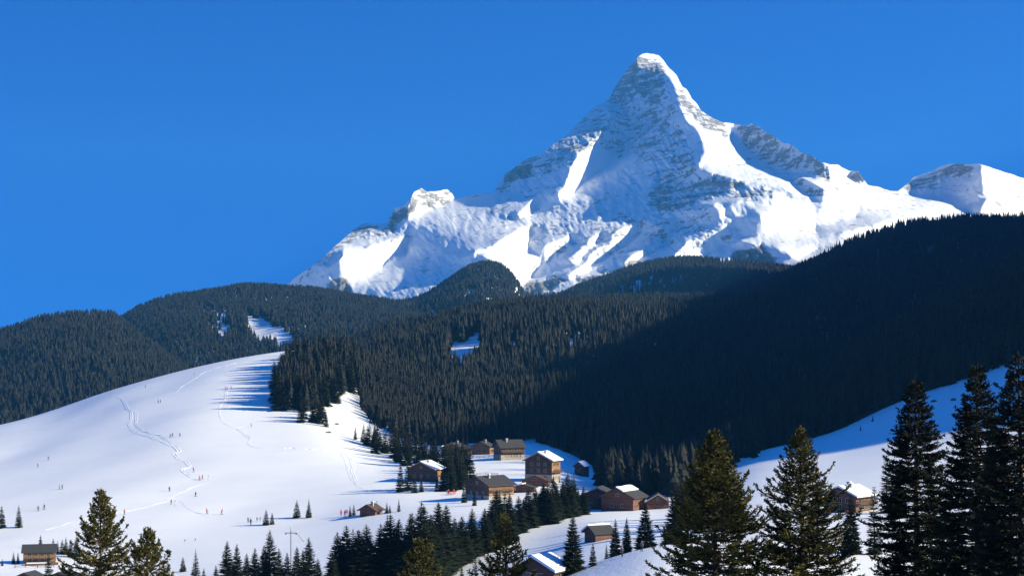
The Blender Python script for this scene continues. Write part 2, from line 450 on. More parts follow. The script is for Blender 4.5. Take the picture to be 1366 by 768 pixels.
hillA2 = Hill('left_far_hill', [(-600, 500, 3000), (-200, 470, 3000), (0, 460, 3000), (100, 445, 3000), (150, 432, 3000), (168, 424, 3000), (185, 415, 3000), (250, 397, 3000), (330, 389, 3000), (400, 390, 3000), (470, 400, 2950), (520, 410, 2900), (600, 420, 2900), (700, 445, 2800), (800, 480, 2800)],
              [(-600, 620, 1900), (0, 600, 1900), (300, 540, 1900), (500, 505, 1900), (800, 520, 1900)], M['snow_far'], amp=14, seed=81, conv=0.5)
hillA1 = Hill('left_hill', [(-900, 540, 2300), (-300, 480, 2300), (-100, 460, 2300), (0, 448, 2300), (30, 438, 2300), (60, 428, 2300), (110, 423, 2300), (150, 426, 2300), (163, 436, 2280), (200, 462, 2200), (260, 505, 2100), (330, 540, 2000)],
              [(-900, 660, 1500), (0, 620, 1500), (200, 590, 1500), (330, 580, 1500)], M['floor'], amp=10, seed=91, conv=0.5)

# the high side ridge east of the valley, outside the frame, that shades the right half
ey = np.linspace(150, 2700, 120)
ex = np.where(ey < 1500, 900.0, 900 + (ey - 1500) * 0.5)
eh = np.interp(ey, [150, 300, 330, 353, 380, 420, 470, 520, 800, 1500, 2400, 2700], [60, 270, 345, 356, 362, 364, 374, 398, 412, 425, 600, 620])
prof = [(-440, 0.0), (-330, 0.25), (-200, 0.58), (-90, 0.85), (-20, 0.98), (30, 0.98), (140, 0.8), (350, 0.4), (700, 0.0)]
EP = []
for k, (dx_, f_) in enumerate(prof):
    z_ = -120 + (eh + 120) * f_
    z_ = z_ + fbm(ex + dx_, ey, 110, 3, 401) * 16 * (0.2 if k in (0, 8) else 1)
    EP.append(np.stack([ex + dx_, ey, z_], -1))
EP = np.array(EP)
tag(link_mesh('side_ridge', np_mesh('side_ridge', EP.reshape(-1, 3), grid_faces(len(prof), len(ey)), M['snow_far'], True)), kind='structure')
# ---------------------------------------------------------------- the mountain
SIL = [(250, 440), (330, 405), (384, 378), (400, 366), (413, 357), (432, 341), (456, 321), (470, 308), (485, 299), (516, 298), (521, 288), (526, 277), (538, 274), (546, 266), (553, 256), (562, 251), (570, 256), (577, 256), (596, 253), (603, 257), (607, 264), (618, 263), (630, 260), (659, 257), (668, 243), (675, 232), (690, 220), (707, 210), (722, 205), (740, 191), (760, 176), (769, 166), (788, 145), (807, 137), (813, 133), (818, 121), (829, 103), (838, 90), (844, 86), (850, 77), (856, 73), (863, 70), (872, 73), (880, 76), (888, 84), (894, 91), (902, 99), (909, 113), (916, 121), (923, 132), (937, 149), (950, 157), (964, 164), (981, 166), (992, 169), (1002, 166), (1015, 170), (1029, 179), (1040, 187), (1053, 193), (1066, 201), (1077, 207), (1085, 209), (1094, 217), (1107, 219), (1120, 221), (1132, 227), (1145, 229), (1151, 237), (1157, 246), (1182, 253), (1197, 256), (1208, 247), (1219, 237), (1233, 231), (1248, 226), (1257, 221), (1266, 219), (1285, 219), (1303, 218), (1315, 221), (1328, 226), (1345, 231), (1366, 238), (1420, 262), (1500, 300), (1700, 330), (1900, 340), (2300, 400)]
LIT = [
 [(866, 66), (882, 66), (960, 150), (1060, 180), (1160, 240), (1195, 255), (1210, 252), (1300, 262), (1310, 240), (1303, 210), (1400, 225), (1700, 320), (2300, 390), (2300, 500), (1200, 500), (1160, 330), (1100, 330), (1062, 345), (1030, 330), (1000, 332), (985, 322), (1015, 300), (1005, 283), (960, 292), (950, 276), (990, 270), (1030, 262), (1075, 266), (1040, 252), (1000, 243), (965, 236), (932, 228), (936, 212), (942, 200), (928, 176), (906, 147), (899, 114), (880, 87)],
 [(806, 170), (830, 174), (828, 197), (806, 222), (778, 246), (740, 270), (744, 250), (760, 224), (782, 197), (794, 180)],
 [(553, 250), (562, 245), (596, 247), (610, 262), (590, 276), (565, 283), (546, 294), (550, 274)],
 [(456, 325), (500, 329), (530, 322), (550, 314), (545, 332), (530, 346), (505, 356), (485, 366), (470, 377), (446, 372), (455, 352), (462, 338)],
 [(703, 302), (712, 311), (703, 323), (712, 335), (721, 352), (705, 371), (690, 382), (680, 366), (668, 350), (640, 343), (616, 349), (640, 331), (662, 320), (688, 306)],
 [(715, 348), (728, 325), (755, 318), (762, 325), (745, 339), (725, 348)],
 [(758, 342), (775, 325), (800, 314), (802, 325), (785, 336), (768, 347)],
 [(757, 366), (790, 342), (828, 310), (852, 306), (832, 327), (800, 348), (775, 362)],
 [(835, 345), (865, 322), (893, 299), (905, 298), (882, 322), (850, 345)],
 [(880, 352), (925, 325), (968, 307), (992, 311), (962, 330), (922, 347), (890, 356)],
 [(690, 282), (705, 270), (716, 262), (712, 275), (700, 290)],
 [(843, 86), (850, 74), (863, 66), (884, 72), (894, 88), (878, 84), (864, 84), (852, 92)],
 [(845, 165), (818, 172), (810, 168), (812, 145), (830, 140)],
]
SHADE = [
 [(1052, 238), (1063, 235), (1085, 245), (1102, 258), (1098, 264), (1068, 262)],
 [(1196, 257), (1210, 246), (1228, 232), (1262, 219), (1300, 216), (1312, 236), (1302, 250), (1285, 260), (1240, 262)],
 [(1283, 277), (1305, 264), (1325, 262), (1318, 272), (1300, 286)],
 [(968, 172), (1002, 160), (1060, 192), (1100, 216), (1108, 238), (1085, 235), (1040, 228), (1000, 205)],
 [(1125, 232), (1148, 226), (1160, 246), (1140, 245)],
 [(900, 352), (960, 335), (1020, 338), (1060, 345), (1050, 380), (900, 380)],
 [(1090, 300), (1130, 292), (1200, 288), (1150, 305), (1090, 318)],
]
ROCK = [
 ([(812, 140), (818, 118), (842, 86), (856, 78), (880, 86), (885, 100), (892, 120), (880, 132), (850, 130), (828, 136)], 0.74),
 ([(905, 120), (925, 135), (965, 165), (968, 188), (950, 175), (925, 160), (908, 140)], 0.7),
 ([(760, 176), (790, 142), (812, 138), (880, 130), (900, 130), (906, 150), (915, 180), (920, 195), (880, 215), (850, 212), (800, 195), (770, 190), (735, 200)], 0.42),
 ([(664, 255), (672, 232), (707, 209), (740, 190), (790, 180), (800, 190), (770, 215), (740, 230), (700, 240), (670, 262)], 0.5),
 ([(672, 240), (690, 224), (712, 220), (708, 236), (690, 244)], 1.2),
 ([(868, 262), (880, 245), (910, 240), (960, 235), (1030, 250), (1035, 262), (990, 262), (950, 265), (920, 275), (880, 285)], 0.6),
 ([(980, 168), (1002, 162), (1030, 178), (1040, 190), (1030, 200), (1005, 198), (985, 182)], 0.72),
 ([(1000, 200), (1040, 195), (1066, 200), (1092, 216), (1105, 240), (1085, 230), (1040, 222), (1010, 212)], 0.6),
 ([(1072, 207), (1095, 216), (1107, 238), (1098, 240), (1082, 222)], 0.85),
 ([(1126, 230), (1146, 228), (1158, 246), (1140, 245)], 1.0),
 ([(1200, 256), (1212, 242), (1262, 220), (1305, 218), (1300, 236), (1270, 240), (1235, 250)], 0.62),
 ([(516, 300), (522, 282), (538, 273), (550, 262), (552, 276), (545, 292), (525, 305)], 1.15),
 ([(400, 366), (432, 340), (480, 298), (520, 300), (535, 308), (480, 322), (455, 330), (440, 350), (400, 376)], 0.55),
 ([(556, 256), (600, 255), (600, 270), (560, 280)], 0.6),
 ([(440, 378), (452, 368), (470, 376), (474, 395), (440, 390)], 1.1),
 ([(985, 330), (1008, 328), (1030, 345), (1040, 375), (960, 375)], 1.25),
 ([(1054, 240), (1066, 238), (1100, 258), (1080, 262)], 0.65),
 ([(790, 395), (770, 372), (840, 352), (880, 352), (850, 372)], 0.9),
 ([(690, 395), (705, 372), (760, 372), (730, 395)], 0.95),
 ([(900, 205), (930, 205), (925, 232), (880, 245), (862, 236)], 0.55),
 ([(640, 300), (800, 260), (870, 300), (700, 330)], 0.2),
 ([(870, 262), (880, 245), (1000, 310), (890, 340), (700, 350)], 0.22),
]
RELIEF = (0.09, 2e-7, 3.2)   # vertical coupling, drift, steepest allowed counter-slope
def build_mountain():
    x0, x1, y0, y1, st = 200, 1500, 40, 470, 2.0
    gx = np.arange(x0, x1 + st, st); gy = np.arange(y0, y1 + st, st)
    X, Y = np.meshgrid(gx, gy)
    wx = X + fbm(X, Y, 22, 4, 101) * 9; wy = Y + fbm(X, Y, 18, 4, 111) * 7
    lit = np.zeros_like(X)
    for k in range(5, 10):
        c_ = np.mean(np.array(LIT[k], float), 0); LIT[k] = [tuple(c_ + (np.array(q) - c_) * 1.22) for q in LIT[k]]
    for p in LIT: lit = np.maximum(lit, inpoly(wx, wy, p))
    for p in SHADE: lit = np.where(inpoly(wx, wy, p), 0.0, lit)
    def blur(a, n):
        for _ in range(n):
            a = (np.roll(a, 1, 0) + np.roll(a, -1, 0) + 2 * a) / 4; a = (np.roll(a, 1, 1) + np.roll(a, -1, 1) + 2 * a) / 4
        return a
    lit = blur(lit, 2)
    sm = lambda t: np.clip(t, 0, 1) ** 2 * (3 - 2 * np.clip(t, 0, 1))
    gl = 3.5 + (6.0 - 3.5) * sm((900 - X) / 80) + 4.0 * sm((Y - 262) / 50) * sm((1020 - X) / 60)
    gs = -5.2 - 1.8 * sm((X - 860) / 70) * sm((310 - Y) / 70)
    g = np.where(lit > 0.5, gl, gs) * np.abs(lit * 2 - 1) ** 0.5      # metres of depth per pixel across
    # the relief whose across-slope follows g where the face shows: weighted least squares by conjugate gradients
    ysil = np.interp(gx, [q[0] for q in SIL], [q[1] for q in SIL])
    ylow = np.interp(gx, [300, 480, 560, 640, 700, 760, 850, 1000, 1050, 1200, 1500], [400, 410, 405, 352, 400, 398, 358, 352, 360, 300, 300]) + 12
    w = ((Y > ysil[None] - 6) & (Y < ylow[None])).astype(float)
    w = blur(w, 3) + 0.002
    EPS, LAM, PRG = RELIEF
    def dx(a): r = np.zeros_like(a); r[:, :-1] = (a[:, 1:] - a[:, :-1]) / st; return r
    def dxT(a): r = np.zeros_like(a); r[:, 1:] += a[:, :-1] / st; r[:, :-1] -= a[:, :-1] / st; return r
    def dy(a): r = np.zeros_like(a); r[:-1] = (a[1:] - a[:-1]) / st; return r
    def dyT(a): r = np.zeros_like(a); r[1:] += a[:-1] / st; r[:-1] -= a[:-1] / st; return r
    PENW = np.zeros_like(X)
    D0g = 4700 + (440 - Y) / 370 * 1900
    R = np.zeros_like(X)
    ky = np.fft.fftfreq(X.shape[0], st) * 2 * np.pi; kx = np.fft.fftfreq(X.shape[1], st) * 2 * np.pi
    KX, KY = np.meshgrid(kx, ky)
    PC = 1.0 / (0.5 * KX**2 + EPS * 2 * KY**2 + 1e-5)
    def pre(a): return np.real(np.fft.ifft2(np.fft.fft2(a) * PC))
    for outer in range(6):
        # where the face would overhang, pull its vertical slope back
        ryt = np.where(PENW > 0, PRG, 0.0)
        def A(a): return dxT(w * dx(a)) + dyT((EPS + PENW) * dy(a)) + LAM * a
        rhs = dxT(w * g) + dyT((PENW) * ryt)
        r = rhs - A(R); z = pre(r); p = z; rz = (r * z).sum()
        for it in range(60):
            Ap = A(p); al = rz / (p * Ap).sum(); R = R + al * p; r = r - al * Ap
            z = pre(r); rn = (r * z).sum(); p = z + rn / rz * p; rz = rn
        Ry = dy(R)
        bad = (Ry > PRG) & (w > 0.5)
        print('relief', outer, 'overhang', bad.sum() / (w > 0.5).sum(), 'err', np.sqrt((w * (dx(R) - g) ** 2).sum() / w.sum()))
        PENW = np.clip(PENW + bad * 0.35, 0, 3)
    def samp(A, px, py):
        j = np.clip((px - x0) / st, 0, A.shape[1] - 1.001); i = np.clip((py - y0) / st, 0, A.shape[0] - 1.001)
        ji = j.astype(int); ii = i.astype(int); v = j - ji; u = i - ii
        return (A[ii, ji] * (1 - v) + A[ii, ji + 1] * v) * (1 - u) + (A[ii + 1, ji] * (1 - v) + A[ii + 1, ji + 1] * v) * u
    rock = np.zeros_like(X)
    wx = X + fbm(X, Y, 30, 4, 131) * 14; wy = Y + fbm(X, Y, 20, 4, 141) * 9
    for p, a in ROCK: rock = np.maximum(rock, inpoly(wx, wy, p) * a)
    rock = blur(rock, 3)
    cols = np.concatenate([np.arange(250, 1420, 1.1), np.linspace(1425, 2300, 60)])
    s = np.array(SIL, float); ys = np.interp(cols, s[:, 0], s[:, 1])
    jag = np.clip(1 - np.abs(cols - 860) / 700, 0.15, 1)
    ys = ys + fbm(cols, cols * 0, 9, 3, 151) * 3.2 * jag
    nv = 420
    v = np.linspace(0, 1, nv)[:, None]
    yb = 462.0
    PY = yb + (ys[None] - yb) * v
    PX = cols[None] + 0 * v
    D0 = 4700 + (440 - PY) / 370 * 1900
    Rv = samp(R, PX, PY)
    rk = samp(rock, PX, PY)
    D = D0 + Rv
    # relief detail: gullies running down the faces, rock ledges dipping gently
    u1 = PX * 1.0 + PY * 0.35
    det = fbm(u1 * 1.0, PY * 0.45, 26, 5, 161, 0.55) * 32 + fbm(PX, PY, 8, 4, 171, 0.65) * 13
    strata = PY + 0.22 * PX + fbm(PX, PY, 40, 3, 181) * 16
    st2 = np.abs(((strata / 13.0) % 1.0) - 0.5) * 2; st3 = np.abs(((strata / 5.7 + 0.3) % 1.0) - 0.5) * 2
    det = det * (1 - 0.6 * np.clip((PX - 915) / 40, 0, 1) * np.clip(1.2 - rk * 2, 0, 1))
    det = det + rk * (st2 * 20 + st3 * 10 + fbm(PX, PY, 6, 4, 191, 0.7) * 42)
    edge = np.clip((1 - v) * 12, 0.25, 1)
    D = D + det * edge * 0.8
    # heights must climb with distance: a true height field
    D = np.maximum.accumulate(D + 0 * v, axis=0) * 0.35 + D * 0.65
    Dm = D.copy()
    for i in range(1, nv): Dm[i] = np.maximum(Dm[i], Dm[i - 1] + 0.3)
    # where the face was pushed back to stay a slope, round it off sideways
    k_ = np.exp(-0.5 * (np.arange(-24, 25) / 9.0) ** 2); k_ /= k_.sum()
    sb = lambda a: np.apply_along_axis(lambda q: np.convolve(np.pad(q, 24, mode='edge'), k_, 'valid'), 1, a)
    mk_ = np.clip(sb((Dm > D + 4).astype(float)) * 1.6, 0, 1)
    D = Dm * (1 - mk_) + (sb(Dm) + (fbm(PX, PY, 12, 4, 211, 0.6) * 16)) * mk_
    for i in range(1, nv): D[i] = np.maximum(D[i], D[i - 1] + 0.2)
    Xw = (PX - CX) / F * D; Zw = (YH - PY) / F * D
    P = np.stack([Xw, D, Zw], -1)
    bks = []
    for k in (60, 200, 600, 1500):
        Dk = D[-1] + k
        bks.append(np.stack([(cols - CX) / F * D[-1], Dk, Zw[-1] - k * 0.75 - 5], -1))
    foot = np.stack([Xw[0], D[0] - 400, Zw[0] - 300], -1)[None]
    P = np.concatenate([foot, P, np.array(bks)], 0)
    rk2 = np.concatenate([rk[:1], rk, np.repeat(rk[-1:], 4, 0)], 0)
    # steep ground sheds its snow
    me = np_mesh('mountain', P.reshape(-1, 3), grid_faces(P.shape[0], P.shape[1]), M['mountain'], True, attrs={'rock': rk2.ravel()})
    tag(link_mesh('mountain', me), kind='structure')
    print('R', R.min(), R.max(), 'D', D.min(), D.max())
    return PX, PY, D
MPX, MPY, MD = build_mountain()

# ---------------------------------------------------------------- haze
hz = bpy.data.materials.new('haze_air'); hz.use_nodes = True
hn = hz.node_tree.nodes; hn.clear()
ho = hn.new('ShaderNodeOutputMaterial'); pv = hn.new('ShaderNodeVolumePrincipled')
pv.inputs['Color'].default_value = (0.10, 0.46, 1.0, 1); pv.inputs['Density'].default_value = HAZE; pv.inputs['Anisotropy'].default_value = 0.1
hz.node_tree.links.new(pv.outputs[0], ho.inputs['Volume'])
def box_mesh(name, lo, hi, mats):
    v = [(x, y, z) for x in (lo[0], hi[0]) for y in (lo[1], hi[1]) for z in (lo[2], hi[2])]
    f = [(0, 1, 3, 2), (4, 6, 7, 5), (0, 4, 5, 1), (2, 3, 7, 6), (0, 2, 6, 4), (1, 5, 7, 3)]
    return np_mesh(name, v, f, mats)
if HAZE > 0:
    tag(link_mesh('haze', box_mesh('haze', (-9100, -3100, -151), (9100, 11100, 1900), hz)), kind='stuff')
# ================================================================ TREES
rng = np.random.RandomState(7)

def cone_tree_arrays(tiers, sides, r):
    """low conifer: stacked ragged skirts, unit height, unit base radius"""
    V = []; Fc = []; T = []
    for k in range(tiers):
        f = k / tiers
        zb = 0.06 + 0.94 * f - 0.03; zt = min(1.0, zb + 1.55 / tiers + 0.04)
        if k == tiers - 1: zt = 1.0
        rr = (1 - f) ** 0.85
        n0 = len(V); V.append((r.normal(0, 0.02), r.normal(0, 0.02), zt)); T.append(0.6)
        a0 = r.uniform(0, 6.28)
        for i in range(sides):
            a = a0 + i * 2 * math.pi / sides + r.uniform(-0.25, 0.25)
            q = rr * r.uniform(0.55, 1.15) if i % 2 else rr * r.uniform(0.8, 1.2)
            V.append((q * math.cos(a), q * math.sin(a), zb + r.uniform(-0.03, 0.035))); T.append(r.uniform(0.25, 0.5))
        for i in range(sides):
            Fc.append((n0, n0 + 1 + i, n0 + 1 + (i + 1) % sides))
    return np.array(V, float), np.array(Fc, int), np.array(T, float)

def forest_mesh(name, x, y, z, h, r, variants, mat):
    VV = []; FF = []; TT = []; n = 0
    which = rng.randint(0, len(variants), len(x)); ang = rng.uniform(0, 6.28, len(x)); tn = rng.normal(0, 0.10, len(x))
    for k, (V, Fc, T) in enumerate(variants):
        s = np.nonzero(which == k)[0]
        if not len(s): continue
        ca, sa = np.cos(ang[s])[:, None], np.sin(ang[s])[:, None]
        X = x[s][:, None] + (V[None, :, 0] * ca - V[None, :, 1] * sa) * r[s][:, None]
        Y = y[s][:, None] + (V[None, :, 0] * sa + V[None, :, 1] * ca) * r[s][:, None]
        Z = z[s][:, None] + V[None, :, 2] * h[s][:, None]
        VV.append(np.stack([X, Y, Z], -1).reshape(-1, 3))
        FF.append((Fc[None] + (n + np.arange(len(s)) * len(V))[:, None, None]).reshape(-1, 3))
        TT.append(np.clip(T[None] + tn[s][:, None], 0, 1).ravel()); n += len(s) * len(V)
    me = np_mesh(name, np.concatenate(VV), np.concatenate(FF), mat, False, attrs={'tint': np.concatenate(TT)})
    return me
far_var = [cone_tree_arrays(4, 6, np.random.RandomState(i)) for i in range(8)]
mid_var = [cone_tree_arrays(8, 8, np.random.RandomState(50 + i)) for i in range(8)]

# candidates for single trees: (x, y, z, height, radius, set)
singles_pool = []
def forest(name, label, hill, n, hr, clear, variants, mat, pool_key=None, rr=0.17, pxr=None):
    x, D, z, px, py = hill.scatter(n, rng, clear, pxr)
    h = rng.uniform(hr[0], hr[1], len(x)) * (0.8 + 0.4 * (fbm(x, D, 120, 2, 7) + 0.5)); r = h * rr * rng.uniform(0.8, 1.2, len(x))
    keep = np.ones(len(x), bool)
    if pool_key:
        vis = (px > 5) & (px < 1361)
        for i in np.nonzero(vis)[0]: singles_pool.append((h[i] / D[i], x[i], D[i], z[i], h[i], r[i], pool_key, name, i))
    return dict(name=name, label=label, x=x, y=D, z=z, h=h, r=r, keep=keep, var=variants, mat=mat, key=pool_key)

CL_A2 = [([(326, 424), (342, 421), (374, 438), (386, 454), (374, 468), (358, 462), (332, 444)], 0.0), ([(270, 416), (306, 416), (314, 450), (276, 452)], 0.12), ([(350, 424), (390, 432), (395, 445), (372, 440)], 0.35)]
CL_B1 = [([(582, 490), (604, 458), (634, 445), (648, 458), (642, 482), (612, 492)], 0.0), ([(634, 446), (655, 452), (650, 466), (636, 466)], 0.5), ([(760, 446), (780, 446), (780, 478), (760, 478)], 0.1),
         ([(455, 448), (470, 446), (468, 460), (452, 462)], 0.1), ([(478, 478), (486, 480), (484, 496), (476, 494)], 0.05)]
CL_B2 = [([(692, 420), (702, 390), (740, 392), (730, 420)], 0.25), ([(684, 390), (700, 392), (690, 408), (650, 412)], 0.4), ([(952, 336), (1030, 340), (1035, 362), (960, 360)], 0.55), ([(780, 365), (850, 345), (850, 352), (790, 376)], 0.3)]
CL_C = [([(684, 660), (696, 592), (722, 574), (740, 590), (750, 660)], 0.0), ([(1150, 310), (1260, 294), (1366, 290), (1366, 296), (1260, 299), (1170, 314)], 0.75), ([(1255, 378), (1275, 375), (1275, 400), (1258, 402)], 0.7), ([(728, 590), (760, 600), (800, 640), (740, 630)], 0.02)]
forests = [
 forest('spruce_forest', 'dark blue green spruce forest covering the low hill at the left edge of the frame', hillA1, 10000, (13, 17), [], far_var, M['fol_far'], rr=0.22, pxr=(-260, 330)),
 forest('spruce_forest', 'dense dark spruce forest on the far left hill round a snowy clearing', hillA2, 26000, (13, 17), CL_A2, far_var, M['fol_far'], rr=0.24, pxr=(-60, 640)),
 forest('spruce_forest', 'distant dark forest with a rounded wooded knoll at the foot of the snowy peak', hillB2, 24000, (13, 17), CL_B2, far_var, M['fol_far'], rr=0.24, pxr=(400, 1250)),
 forest('spruce_forest', 'wide dark spruce forest on the middle hill above the village', hillB1, 20000, (14, 19), CL_B1, far_var, M['fol_far'], 'mid', rr=0.19, pxr=(380, 1150)),
 forest('spruce_forest', 'shaded navy spruce forest on the long slope right of the village', hillC, 26000, (14, 19), CL_C, far_var, M['fol_far'], 'right', pxr=(560, 1900)),
 forest('spruce_forest', 'nearest and darkest spruce forest above the meadow on the right', hillD, 7000, (12, 18), [], mid_var, M['fol_far'], 'near', pxr=(940, 1900)),
]
_n = 5000; _i = rng.uniform(0.3, 7.4, _n); _j = rng.uniform(0, len(ey) - 1.01, _n); _a = _i.astype(int); _b = _j.astype(int); _u = (_i - _a)[:, None]; _v = (_j - _b)[:, None]
_p = (EP[_a, _b] * (1 - _v) + EP[_a, _b + 1] * _v) * (1 - _u) + (EP[_a + 1, _b] * (1 - _v) + EP[_a + 1, _b + 1] * _v) * _u
_h = rng.uniform(13, 19, _n)
forests.append(dict(name='spruce_forest', label='spruce forest on the high side ridge beyond the right edge of the frame', x=_p[:, 0], y=_p[:, 1], z=_p[:, 2], h=_h, r=_h * .18, keep=np.ones(_n, bool), var=far_var, mat=M['fol_far'], key=None))
def scatter_ground(poly, n, hr, dmin=300, seed=3):
    rg = np.random.RandomState(seed); out = []
    xs = [p[0] for p in poly]; ys = [p[1] for p in poly]
    while len(out) < n:
        px = rg.uniform(min(xs), max(xs)); py = rg.uniform(min(ys), max(ys))
        if inpoly(np.array(px), np.array(py), poly):
            g = ground_at(px, py, dmin)
            out.append((g.x, g.y, g.z, rg.uniform(*hr), px, py))
    return out
# the forest standing on the valley ground between the ski slope and the middle hill
G2 = [(500, 566), (482, 545), (477, 515), (480, 495), (488, 478), (500, 462), (560, 452), (640, 445), (690, 470), (680, 585), (640, 590), (600, 596), (560, 592), (525, 582)]
q = scatter_ground(G2, 2600, (11, 16), 560, 5)
qa = np.array(q)
fg = dict(name='spruce_forest', label='dense spruce forest beside the narrow snow lane between ski slope and middle hill', x=qa[:, 0], y=qa[:, 1], z=qa[:, 2] - 0.5, h=qa[:, 3], r=qa[:, 3] * 0.17, keep=np.ones(len(qa), bool), var=mid_var, mat=M['fol_far'], key='lane')
for i in range(len(qa)): singles_pool.append((qa[i, 3] / qa[i, 1], qa[i, 0], qa[i, 1], qa[i, 2] - .5, qa[i, 3], qa[i, 3] * .17, 'lane', 'g', i))
forests.append(fg)

qc = np.array(scatter_ground([(796, 652), (800, 628), (772, 604), (768, 585), (860, 580), (1020, 598), (1005, 612), (935, 640), (905, 664), (862, 662)], 420, (12, 18), 430, 29))
forests.append(dict(name='spruce_forest', label='shaded spruce forest on the flat ground directly behind the dark red barns', x=qc[:, 0], y=qc[:, 1], z=qc[:, 2] - .4, h=qc[:, 3], r=qc[:, 3] * .2, keep=np.ones(len(qc), bool), var=mid_var, mat=M['fol_far'], key=None))
# ---- single spruces: shared crown and trunk meshes
def frond_arrays(r, whorls, per, profile, up, jag=0.22, side=2, wd=0.2, droop=0.06):
    V = []; Fc = []; T = []
    def diamond(a, b, w, tn):
        d = b - a; u = Vector((0, 0, 1)).cross(d)
        if u.length < 1e-6: u = Vector((1, 0, 0))
        u.normalize(); u = (u + Vector((0, 0, r.uniform(-0.5, 0.5)))) * w
        mth = a + d * 0.45
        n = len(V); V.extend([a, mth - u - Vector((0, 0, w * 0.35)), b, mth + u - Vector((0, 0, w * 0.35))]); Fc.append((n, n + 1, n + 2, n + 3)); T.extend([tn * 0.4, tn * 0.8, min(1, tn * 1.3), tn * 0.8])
    for k in range(whorls):
        f = (k + r.uniform(-0.3, 0.3)) / whorls
        zb = 0.05 + 0.93 * max(0, f); rad_ = profile(1 - zb)
        a0 = r.uniform(0, 6.28); npb = max(4, int(per * (0.6 + 0.4 * (1 - f))))
        for i in range(npb):
            a = a0 + i * 6.283 / npb + r.uniform(-0.3, 0.3); Lb = rad_ * r.uniform(1 - jag, 1 + jag * 0.7)
            e = up(f) + r.uniform(-0.12, 0.12)
            dirv = Vector((math.cos(a), math.sin(a), 0))
            o = Vector((0, 0, zb + r.uniform(-0.01, 0.01)))
            m1 = o + dirv * Lb * 0.55 + Vector((0, 0, Lb * 0.55 * math.tan(e) - droop * Lb)); tip = o + dirv * Lb + Vector((0, 0, Lb * math.tan(e)))
            tn = r.uniform(0.15, 0.75)
            diamond(o, m1 + (tip - m1) * 0.35, Lb * wd * 1.2, tn); diamond(m1 - (m1 - o) * 0.3, tip, Lb * wd, tn)
            for sd_ in range(side):
                for sg in (-1, 1):
                    s0 = o + (tip - o) * (0.35 + 0.25 * sd_); da = a + sg * r.uniform(0.5, 0.9)
                    ln = Lb * r.uniform(0.3, 0.5) * (1 - 0.25 * sd_)
                    diamond(s0, s0 + Vector((math.cos(da), math.sin(da), math.tan(e) * 0.6)) * ln, ln * 0.22, tn)
    V.append(Vector((0, 0, 1.0))); n = len(V) - 1
    V.extend([Vector((0.006, 0, 0.93)), Vector((-0.003, 0.005, 0.93)), Vector((-0.003, -0.005, 0.93))]); T.extend([0.6] * 4)
    Fc.append((n, n + 1, n + 2, n + 2)); Fc.append((n, n + 2, n + 3, n + 3)); Fc.append((n, n + 3, n + 1, n + 1))
    return V, Fc, T
def crown_mesh(seed, whorls=24, per=12, width=0.2, power=0.8, side=2, mat='fol_mid', **kw):
    r = random.Random(seed)
    V, Fc, T = frond_arrays(r, whorls, per, lambda s: width * min(1.0, s * 1.08) ** power, lambda f: -0.25 + 0.75 * f, side=side, **kw)
    me = bpy.data.meshes.new('crown'); me.from_pydata([tuple(v) for v in V], [], [tuple(dict.fromkeys(f)) for f in Fc]); me.materials.append(M[mat])
    a = me.attributes.new('tint', 'FLOAT', 'POINT'); a.data.foreach_set('value', np.array(T, dtype=np.float32)); me.update()
    return me
def trunk_mesh(rad0=0.016, seed=1, top=0.97):
    r = random.Random(seed); V = []; Fc = []; n = 7; ks = [0, .02, .06, .2, .4, .6, .8, top]
    for z in ks:
        rr = rad0 * (1 - z * 0.92) * (1.35 if z == 0 else 1); ox = 0.004 * math.sin(z * 7 + seed)
        for i in range(n): V.append((ox + rr * math.cos(i * 6.283 / n) * r.uniform(.9, 1.1), rr * math.sin(i * 6.283 / n), z - (0.03 if z == 0 else 0)))
    for k in range(len(ks) - 1):
        for i in range(n): Fc.append((k * n + i, k * n + (i + 1) % n, (k + 1) * n + (i + 1) % n, (k + 1) * n + i))
    me = bpy.data.meshes.new('trunk'); me.from_pydata(V, [], Fc); me.materials.append(M['bark']); me.update(); return me
crowns = [crown_mesh(200 + i, whorls=26 + 2 * (i % 3), per=12, width=[0.17, 0.19, 0.16, 0.20, 0.18, 0.15][i], power=[0.8, 0.7, 0.9, 0.75, 0.85, 0.7][i]) for i in range(6)]
big_crowns = [crown_mesh(300 + i, whorls=44, per=15, width=[0.20, 0.22, 0.19][i], power=0.78, side=3, wd=0.15) for i in range(3)]
slim_crown = crown_mesh(400, whorls=36, per=12, width=0.13, power=0.42, side=3, wd=0.12)
trunks = [trunk_mesh(0.015, i) for i in range(2)]
proto = {}
n_single = [0]
def plant(x, y, z, h, rs, label, group=None, kind=None, name='spruce_tree', cat='spruce tree'):
    i = rng.randint(0, 6)
    me = crowns[i] if kind is None else (slim_crown if kind == 'slim' else big_crowns[rng.randint(0, 3)])
    key = me.name
    if key not in proto:
        root = empty(name, (0, 0, 0)); link_mesh('crown', me, root); link_mesh('trunk', trunks[0], root); proto[key] = root; o = root
    else:
        src = proto[key]; o = src.copy(); COL.objects.link(o)
        for ch in src.children:
            c = ch.copy(); COL.objects.link(c); c.parent = o
    for k_ in ('label', 'category', 'group'):
        if k_ in o: del o[k_]
    o.location = (x, y, z - h * 0.015); o.rotation_euler = (0, 0, rng.uniform(0, 6.28)); o.scale = (h * rs, h * rs, h)
    tag(o, label, cat, group); n_single[0] += 1
    return o
def tree_at(px, py, hpx, label, group=None, dmin=250, kind=None, rs=None, cat='spruce tree'):
    g = ground_at(px, py, dmin)
    return plant(g.x, g.y, g.z, hpx * g.y / F, rs or rng.uniform(0.85, 1.15), label, group, kind, cat=cat)

